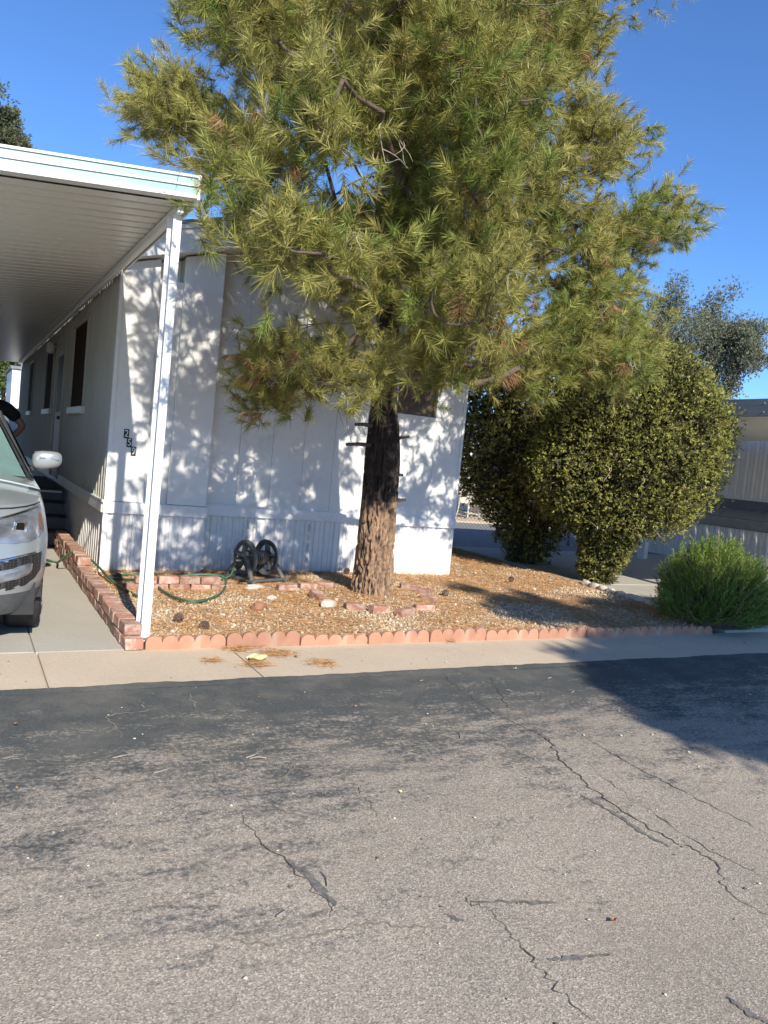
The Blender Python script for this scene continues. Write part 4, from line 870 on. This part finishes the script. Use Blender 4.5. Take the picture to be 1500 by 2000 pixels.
# ---- conifer shrubs (flat scaly sprays)
def sprays(pts, outd, size, cols, leaf=7):
    """each spray: a fan of small pointed scales in a random plane about its outward direction"""
    n = len(pts); up = unit(outd*.8 + rng.normal(size=(n, 3))*.55 + [0, 0, .35]); sd = unit(np.cross(up, rng.normal(size=(n, 3))))
    V = []; T = []; C = []
    for k in range(leaf):
        a = (k-(leaf-1)/2)*.36; d = unit(up*math.cos(a)+sd*math.sin(a) + rng.normal(size=(n, 3))*.15); l = size*rng.uniform(.7, 1.2, n)*(1.0-.10*abs(k-(leaf-1)/2))
        sw = unit(np.cross(d, rng.normal(size=(n, 3))))*(size*.11)[:, None]; b0 = pts + up*(size*.12*k/leaf)[:, None]
        v = np.stack([b0, b0+d*(l*.55)[:, None]+sw, b0+d*(l*.6)[:, None]-sw, b0+d*l[:, None]], 1).reshape(-1, 3)
        o = (len(V) and sum(len(x) for x in V)) or 0
        kk = (np.arange(n)*4)[:, None, None]+o; T.append((np.array([[0, 2, 1], [1, 2, 3]])[None]+kk).reshape(-1, 3)); V.append(v); C.append(np.repeat(cols*rng.uniform(.8, 1.2, (n, 1)), 4, 0))
    return np.concatenate(V), np.concatenate(T), np.concatenate(C)
def conifer(base, prof, lean, lab, n, seed, stems):
    """prof: [(z, radius)], lumpy shell of sprays over a darker twiggy inside"""
    root = thing('conifer_shrub', lab, 'shrub', (base[0], base[1], 0), 'conifer shrubs beside the neighbouring driveway')
    zs = rng.uniform(prof[0][0], prof[-1][0], n*4); rr = np.interp(zs, [p[0] for p in prof], [p[1] for p in prof])
    keep = rng.uniform(0, 1, n*4) < rr/rr.max(); zs, rr = zs[keep][:n], rr[keep][:n]; m_ = len(zs)
    th = rng.uniform(0, 2*PI, m_); dep = np.where(rng.uniform(size=m_) < .64, rng.normal(.97, .05, m_), rng.uniform(.25, .92, m_))
    lump = np.array([1 + .17*mnoise.noise(Vector((math.cos(a)*1.7+seed, math.sin(a)*1.7, z*1.5))) + .10*mnoise.noise(Vector((math.cos(a)*5+seed, math.sin(a)*5, z*4.2))) for a, z in zip(th, zs)])
    n3 = np.array([mnoise.noise(Vector((math.cos(a)*R_*3.6+seed, math.sin(a)*R_*3.6, z*3.6))) + .5*mnoise.noise(Vector((math.cos(a)*R_*8, math.sin(a)*R_*8+seed, z*8))) for a, z, R_ in zip(th, zs, rr)])
    lump = lump + .13*n3 - .22*np.clip(-n3-.12, 0, .6)
    r = rr*dep*lump; P = np.stack([r*np.cos(th)+lean[0]*zs, r*np.sin(th)+lean[1]*zs, zs + .08*rng.normal(size=m_)], 1)
    slope = np.gradient(np.interp(np.linspace(prof[0][0], prof[-1][0], 60), [p[0] for p in prof], [p[1] for p in prof]), (prof[-1][0]-prof[0][0])/59); sl = np.interp(zs, np.linspace(prof[0][0], prof[-1][0], 60), slope)
    O = unit(np.stack([np.cos(th), np.sin(th), -np.clip(sl, -1.5, .6)], 1))
    k = rng.uniform(size=(m_, 1)); c = np.array([.19, .215, .042])*(1-k)+np.array([.40, .385, .105])*k
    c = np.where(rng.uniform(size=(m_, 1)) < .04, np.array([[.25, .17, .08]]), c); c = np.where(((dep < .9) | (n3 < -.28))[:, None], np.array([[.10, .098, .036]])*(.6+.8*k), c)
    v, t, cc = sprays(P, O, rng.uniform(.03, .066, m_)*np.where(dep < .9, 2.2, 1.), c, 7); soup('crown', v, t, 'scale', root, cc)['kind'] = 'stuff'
    mb = MB()
    for s in range(stems):
        a = random.uniform(0, 2*PI); q = [(.05*math.cos(a), .05*math.sin(a), -.05)]
        for z in np.linspace(.3, prof[-1][0]*.8, 6): rad = lerp(z, prof)*.62*(z/prof[-1][0])**.4; q.append((rad*math.cos(a+.1*z)+lean[0]*z, rad*math.sin(a+.1*z)+lean[1]*z, z))
        mb.tube(q, list(np.linspace(.045, .012, len(q))), 6, False)
    mb.build('trunk', 'branch', root, True); tw2 = MB()
    for s in range(220):
        i = random.randrange(m_); p = P[i]; o = O[i]; a = p-o*.12; tw2.tube([a, a+o*.09+rng.normal(size=3)*.03, a+o*.17+rng.normal(size=3)*.06], [.006, .005, .003], 4, False)
    tw2.build('twigs', 'twig', root, True)['kind'] = 'stuff'
conifer((7.05, -.15), [(.0, .20), (.35, .34), (.72, .42), (.95, .95), (1.35, 1.25), (1.8, 1.42), (2.3, 1.42), (2.8, 1.2), (3.2, .85), (3.55, .4), (3.7, .08)], (.14, .0), 'larger sunlit conifer shrub with rounded crown nearer the round green bush', 33000, 1., 7)
conifer((7.25, 1.75), [(.0, .3), (.4, .5), (.8, .75), (1.2, 1.25), (1.8, 1.6), (2.4, 1.68), (3.0, 1.5), (3.6, 1.0), (4.0, .1)], (-.03, .0), 'darker conifer shrub behind, shaded by the pine, next to the home', 28000, 5., 6)
# ---- round fine-leaved bush
gb = thing('green_bush', 'bright green fine-leaved round bush at the right end of the edging', 'bush', (6.42, -2.72, 0))
B_, D_, L_, C_ = [], [], [], []; stm = MB()
for s in range(2300):
    a = random.uniform(0, 2*PI); e = math.asin(random.uniform(-.12, 1)); o = np.array([math.cos(a)*math.cos(e), math.sin(a)*math.cos(e), math.sin(e)])
    rad = np.array([.80, .62, .86])*(1+.16*mnoise.noise(Vector(o*2.4)))*random.uniform(.78, 1.04); tip = o*rad + [0, 0, .12]; d = unit(o*.8+np.array([.10, -.05, .55])+rng.normal(size=3)*.2); l = random.uniform(.14, .28); n = 52
    t = np.linspace(0, 1, n); base = tip - d*l + d[None]*(t*l)[:, None]; perp = unit(np.cross(d[None], rng.normal(size=(n, 3)))); dv = unit(d[None]*.75+perp*.65); k = random.random()
    c = np.array([.14, .23, .036])*(1-k)+np.array([.28, .34, .075])*k
    if random.random() < .05: c = np.array([.24, .17, .085])
    if base[0][2] < .0: continue
    B_.append(base); D_.append(dv); L_.append(rng.uniform(.022, .036, n)); C_.append(c[None]*rng.uniform(.7, 1.25, (n, 1)))
    if s % 6 == 0: stm.tube([o*[.1, .1, .02], tip*.55+[0, 0, .02], tip-d*l*.2], [.012, .007, .003], 4, False)
v, t, c = tri_needles(np.concatenate(B_), np.concatenate(D_), np.concatenate(L_), np.full(sum(map(len, L_)), .0065), .1, np.concatenate(C_)); soup('crown', v, t, 'foliage', gb, c)['kind'] = 'stuff'
stm.build('stems', 'branch', gb, True)
# ---- broadleaf trees: distant gum, tree behind the carport, tree over the road behind the viewer
def leaftree(name, lab, base, h, trunk_r, blobs, nleaf, size, c1, c2, cat='tree', group=None):
    root = thing(name, lab, cat, base, group); mb = MB(); r = random.Random(int(h*10)); top = h*.45
    mb.tube(spline([(0, 0, -.1), (.05*h, .0, top*.5), (.02*h, .02*h, top)], 5), list(np.linspace(trunk_r, trunk_r*.6, 11)), 10, False)
    for b_ in blobs: mb.tube(spline([(.02*h, .02*h, top*.9), (b_[0]*.5, b_[1]*.5, (top+b_[2])*.5+.1), b_[:3]], 5), list(np.linspace(trunk_r*.45, trunk_r*.08, 11)), 6, False)
    mb.build('trunk', 'branch', root, True); P, O = [], []
    per_b = nleaf//len(blobs)
    for b_ in blobs:
        sub = rng.normal(size=(14, 3))*b_[3]*.5; ii = rng.integers(0, 14, per_b); p = sub[ii] + rng.normal(size=(per_b, 3))*b_[3]*.26
        P.append(p+np.array(b_[:3])); O.append(unit(p+rng.normal(size=p.shape)*.3))
    P = np.concatenate(P); O = np.concatenate(O); n = len(P); k = rng.uniform(size=(n, 1)); c = np.array(c1)*(1-k)+np.array(c2)*k
    v, t, cc = sprays(P, O, np.full(n, size)*rng.uniform(.7, 1.3, n), c, 4); soup('crown', v, t, 'scale', root, cc)['kind'] = 'stuff'
def atd(px, py, dist):   # point at a horizontal distance along the ray
    d = _F + _R*(px-750)/FPX + _U*(1000-py)/FPX; return CAM + d*dist/math.hypot(d[0], d[1])
gp = atd(1390, 700, 32); bl = []
for px, py, rr in ((1310, 600, 1.1), (1345, 650, 1.3), (1385, 625, 1.2), (1420, 650, 1.3), (1455, 660, 1.0), (1400, 700, 1.3), (1440, 720, .9), (1340, 720, 1.3), (1290, 660, 1.2), (1310, 740, 1.2), (1465, 690, .6), (1380, 760, 1.0)):
    q = atd(px, py, 32+random.uniform(-1, 1)); bl.append((q[0]-gp[0], q[1]-gp[1], q[2], rr*.72))
leaftree('gum_tree', 'distant grey-green gum tree above the neighbouring roof', (gp[0], gp[1], 0), 6.5, .28, bl, 30000, .11, (.14, .16, .10), (.25, .26, .17))
gp = atd(-20, 260, 42); bl = []
for px, py, rr in ((5, 250, 1.1), (25, 275, .7), (-30, 230, 1.4), (-60, 290, 1.6), (10, 330, 1.5), (-50, 380, 2), (18, 232, .5)):
    q = atd(px, py, 42+random.uniform(-1, 1)); bl.append((q[0]-gp[0], q[1]-gp[1], q[2], rr*.7))
leaftree('tall_tree', 'distant tall tree rising over the carport roof at far left', (gp[0], gp[1], 0), 18, .4, bl, 9000, .2, (.10, .12, .06), (.18, .19, .11))
gp = atd(5, 760, 34)
leaftree('garden_tree', 'leafy green tree seen through the far end of the carport', (gp[0], gp[1], 0), 5, .15, [(random.uniform(-2.2, 1.6), random.uniform(-1, 1), random.uniform(.8, 4.2), .85) for _ in range(16)], 12000, .17, (.09, .14, .03), (.17, .20, .06))
bl = []
for gx_, gy_, z, rr in ((3.9, -5.0, 5.2, .75), (4.7, -4.6, 5.6, .95), (5.6, -4.6, 5.9, 1.1), (6.6, -4.6, 5.5, 1.2), (5.2, -5.3, 6.4, .75), (6.2, -5.2, 5.0, .95), (4.3, -4.2, 6.4, .62), (5.4, -3.9, 6.6, .75), (4.9, -2.3, 6.8, .5), (5.5, -2.5, 7.0, .5), (4.3, -1.95, 7.0, .42), (6.6, -3.5, 6.8, .8), (3.6, -4.25, 6.0, .42), (3.2, -5.15, 5.6, .4), (7.6, -4.6, 5.5, 1.3), (6.9, -5.6, 5.6, .9)):
    k = z/-LIGHT.z; bl.append((gx_-LIGHT.x*k-7.6, gy_-LIGHT.y*k+13.6, z, rr*.8))
leaftree('street_tree', 'leafy tree across the road that shades the asphalt at right', (7.6, -13.6, 0), 8, .2, bl, 22000, .16, (.07, .11, .03), (.12, .15, .05))
# ================================================================== GRAVEL, LITTER
def scatter(n, x0, x1, y0, y1, ok):
    out = []
    while len(out) < n:
        x, y = random.uniform(x0, x1), random.uniform(y0, y1)
        if ok(x, y): out.append((x, y, bedz(x, y)))
    return np.array(out)
P = np.concatenate([scatter(42000, -.08, 6.6, -2.94, .2, inbed), scatter(9000, 4.6, 6.8, .2, 3.5, inbed)])
n = len(P); s = rng.lognormal(math.log(.0098), .34, n)
oc = np.array([[1, 0, 0], [-1, 0, 0], [0, 1, 0], [0, -1, 0], [0, 0, .7], [0, 0, -.7]]); tf = np.array([[0, 2, 4], [2, 1, 4], [1, 3, 4], [3, 0, 4], [2, 0, 5], [1, 2, 5], [3, 1, 5], [0, 3, 5]])
jit = oc[None]*rng.uniform(.6, 1.4, (n, 6, 1)) + rng.normal(size=(n, 6, 3))*.18; th = rng.uniform(0, 2*PI, n); cth, sth = np.cos(th)[:, None], np.sin(th)[:, None]
V = np.stack([jit[..., 0]*cth-jit[..., 1]*sth, jit[..., 0]*sth+jit[..., 1]*cth, jit[..., 2]], -1)*s[:, None, None]+P[:, None]; V[..., 2] += (s*.3)[:, None]
pal = np.array([[.58, .44, .28], [.50, .35, .20], [.66, .56, .43], [.42, .27, .15], [.58, .47, .33], [.36, .27, .19]])
cc = pal[rng.integers(0, 6, n)]*rng.uniform(.8, 1.15, (n, 1))
gs = soup('gravel', V.reshape(-1, 3), (tf[None]+(np.arange(n)*6)[:, None, None]).reshape(-1, 3), 'stone', None, np.repeat(cc, 6, 0)); gs['kind'] = 'stuff'; gs['label'] = 'tan gravel spread over the planting bed'
def litter(n, ok, x0, x1, y0, y1, zf, name, lab):
    out = []; tr_ = 0
    while len(out) < n and tr_ < n*30:
        tr_ += 1; x, y = random.uniform(x0, x1), random.uniform(y0, y1)
        if ok(x, y): out.append((x, y, zf(x, y)+random.uniform(.008, .024)))
    P = np.array(out); m_ = len(P); a = rng.uniform(0, 2*PI, m_); d = np.stack([np.cos(a), np.sin(a), rng.normal(0, .10, m_)], 1)
    c = np.array([[.46, .25, .10]])*rng.uniform(.6, 1.35, (m_, 1)); v, t, c = tri_needles(P, d, rng.uniform(.06, .12, m_), np.full(m_, .0034), 0, c)
    o = soup(name, v, t, 'stone', None, c); o['kind'] = 'stuff'; o['label'] = lab
okn = lambda x, y: inbed(x, y) and (fn(x, y, 1.1, 3.3)+.55*fn(x, y, 3.1, 1.7)+.35*math.exp(-((x-2.6)**2+(y+1.3)**2)/2.2) + (.25 if y > -.6 else 0) > random.uniform(-.30, .30))
litter(46000, okn, -.05, 6.8, -2.93, 3.4, bedz, 'pine_needles', 'dry orange pine needles lying on the gravel')
clx = [(at(px, py, 2, WALKZ), rr) for px, py, rr in ((540, 1278, .13), (630, 1297, .11), (410, 1292, .07), (500, 1300, .1), (470, 1268, .14), (610, 1252, .06), (880, 1254, .05))]
def okw(x, y): return any((x-c[0])**2+((y-c[1])*1.2)**2 < (r_*random.uniform(.2, 1.25))**2 for c, r_ in clx) and y > -3.85
litter(900, okw, 0, 2.6, -3.85, -3.03, lambda x, y: WALKZ, 'needle_drift', 'small drifts of dry needles on the sidewalk')
# grit and chips on the road and walk
P = np.stack([rng.uniform(-4, 7, 900), rng.uniform(-8, -3.1, 900)], 1); n = len(P); s = rng.lognormal(math.log(.0055), .4, n); z = np.where(P[:, 1] < -3.82, ROADZ, WALKZ)+s*.3+.003
jit = oc[None]*rng.uniform(.5, 1.5, (n, 6, 1)); V = jit*s[:, None, None]; V[..., 0] += P[:, :1]; V[..., 1] += P[:, 1:2]; V[..., 2] = V[..., 2]*.6+z[:, None]
cc = np.array([[.5, .43, .32], [.62, .57, .47], [.3, .2, .12], [.12, .11, .1]])[rng.integers(0, 4, n)]
gs = soup('road_grit', V.reshape(-1, 3), (tf[None]+(np.arange(n)*6)[:, None, None]).reshape(-1, 3), 'stone', None, np.repeat(cc, 6, 0)); gs['kind'] = 'stuff'; gs['label'] = 'scattered grit on road and sidewalk'
tg = MB()
for px, py, a in ((1115, 1353, .4), (1240, 1402, .5), (1070, 1325, .1), (1210, 1390, .9), (640, 1730, 1.2), (540, 1790, .3), (1000, 1350, 2), (300, 1510, .2), (520, 1480, 2.8), (480, 1480, .3), (220, 1480, .1), (900, 1440, 1), (820, 1330, .2)):
    c = at(px, py, 2, ROADZ+.008); l = random.uniform(.04, .1); tg.tube([c, c+[l*.5*math.cos(a), l*.5*math.sin(a), .004], c+[l*math.cos(a+.2), l*math.sin(a+.2), 0]], [.003, .0035, .002], 4)
tg = tg.build('road_twigs', 'twig'); tg['kind'] = 'stuff'; tg['label'] = 'small dry twigs lying on the asphalt'
for px, py, mt, lb in ((783, 1548, 'leafy', 'small dry leaf in the middle of the road'), (1197, 1798, 'rock', 'single brown leaf on the road at lower right'), (30, 1415, 'rock', 'orange leaf on the road at the left edge')):
    c = at(px, py, 2, ROADZ+.006); l = .022; o = MB().grid([[(l*u*math.cos(v*.9)*(1-abs(v)*.3), l*.55*v*(1-u*u), .006*abs(v)+.003*u*u) for v in (-1, 0, 1)] for u in (-1, -.4, .3, 1)]).build('dry_leaf', mt, None, True, tuple(c)); o.rotation_euler.z = px; tag(o, lb, 'leaf', 'dry leaves')
c = at(503, 1287, 2, WALKZ+.012)
o = MB().grid([[(.075*u, .05*v+.015*u, .012*math.sin(3*u+2*v)+.012*math.cos(5*v)+.014) for v in np.linspace(-1, 1, 6)] for u in np.linspace(-1, 1, 7)]).build('crumpled_paper', 'leafy', None, True, tuple(c)); tag(o, 'crumpled yellowish scrap lying on the sidewalk', 'litter')
# pine cones
cm = MB()
for k in range(46):
    a = k*2.4; t = k/46; r = .036*math.sin(PI*(.12+.82*t))**.8; z = .075*t; d = np.array([math.cos(a), math.sin(a), .35]); s_ = np.array([-math.sin(a), math.cos(a), 0])*.012; p = np.array([r*math.cos(a)*.5, r*math.sin(a)*.5, z])
    cm.add([p-s_*.6, p+s_*.6, p+d*r*.75+s_, p+d*r*.75-s_, p+d*r*.7-[0, 0, .006]], [(0, 1, 2, 3), (3, 2, 4), (0, 3, 4), (1, 4, 2), (0, 4, 1)])
cme = cm.mesh('pine_cone', 'cone')
for (px, py, rx, lb) in ((403, 1215, 1.5, 'open pine cone on the gravel near the carport post'), (355, 1207, 1.2, 'greyish pine cone left of the open one near the post'), (1000, 1135, .4, 'pine cone on needles toward the conifer shrubs'), (876, 1162, 1.3, 'pine cone right of the tree ring'), (680, 1118, .8, 'pine cone by the skirting left of the trunk'), (228, 1128, 1.4, 'pine cone beside hose at the home corner')):
    c = at(px, py, 2, .02); y_ = min(c[1], .1); o = link('pine_cone', cme, None, (c[0], y_, bedz(c[0], y_)+.03), (rx, .3, px*.7)); tag(o, lb, 'pine cone', 'fallen pine cones')
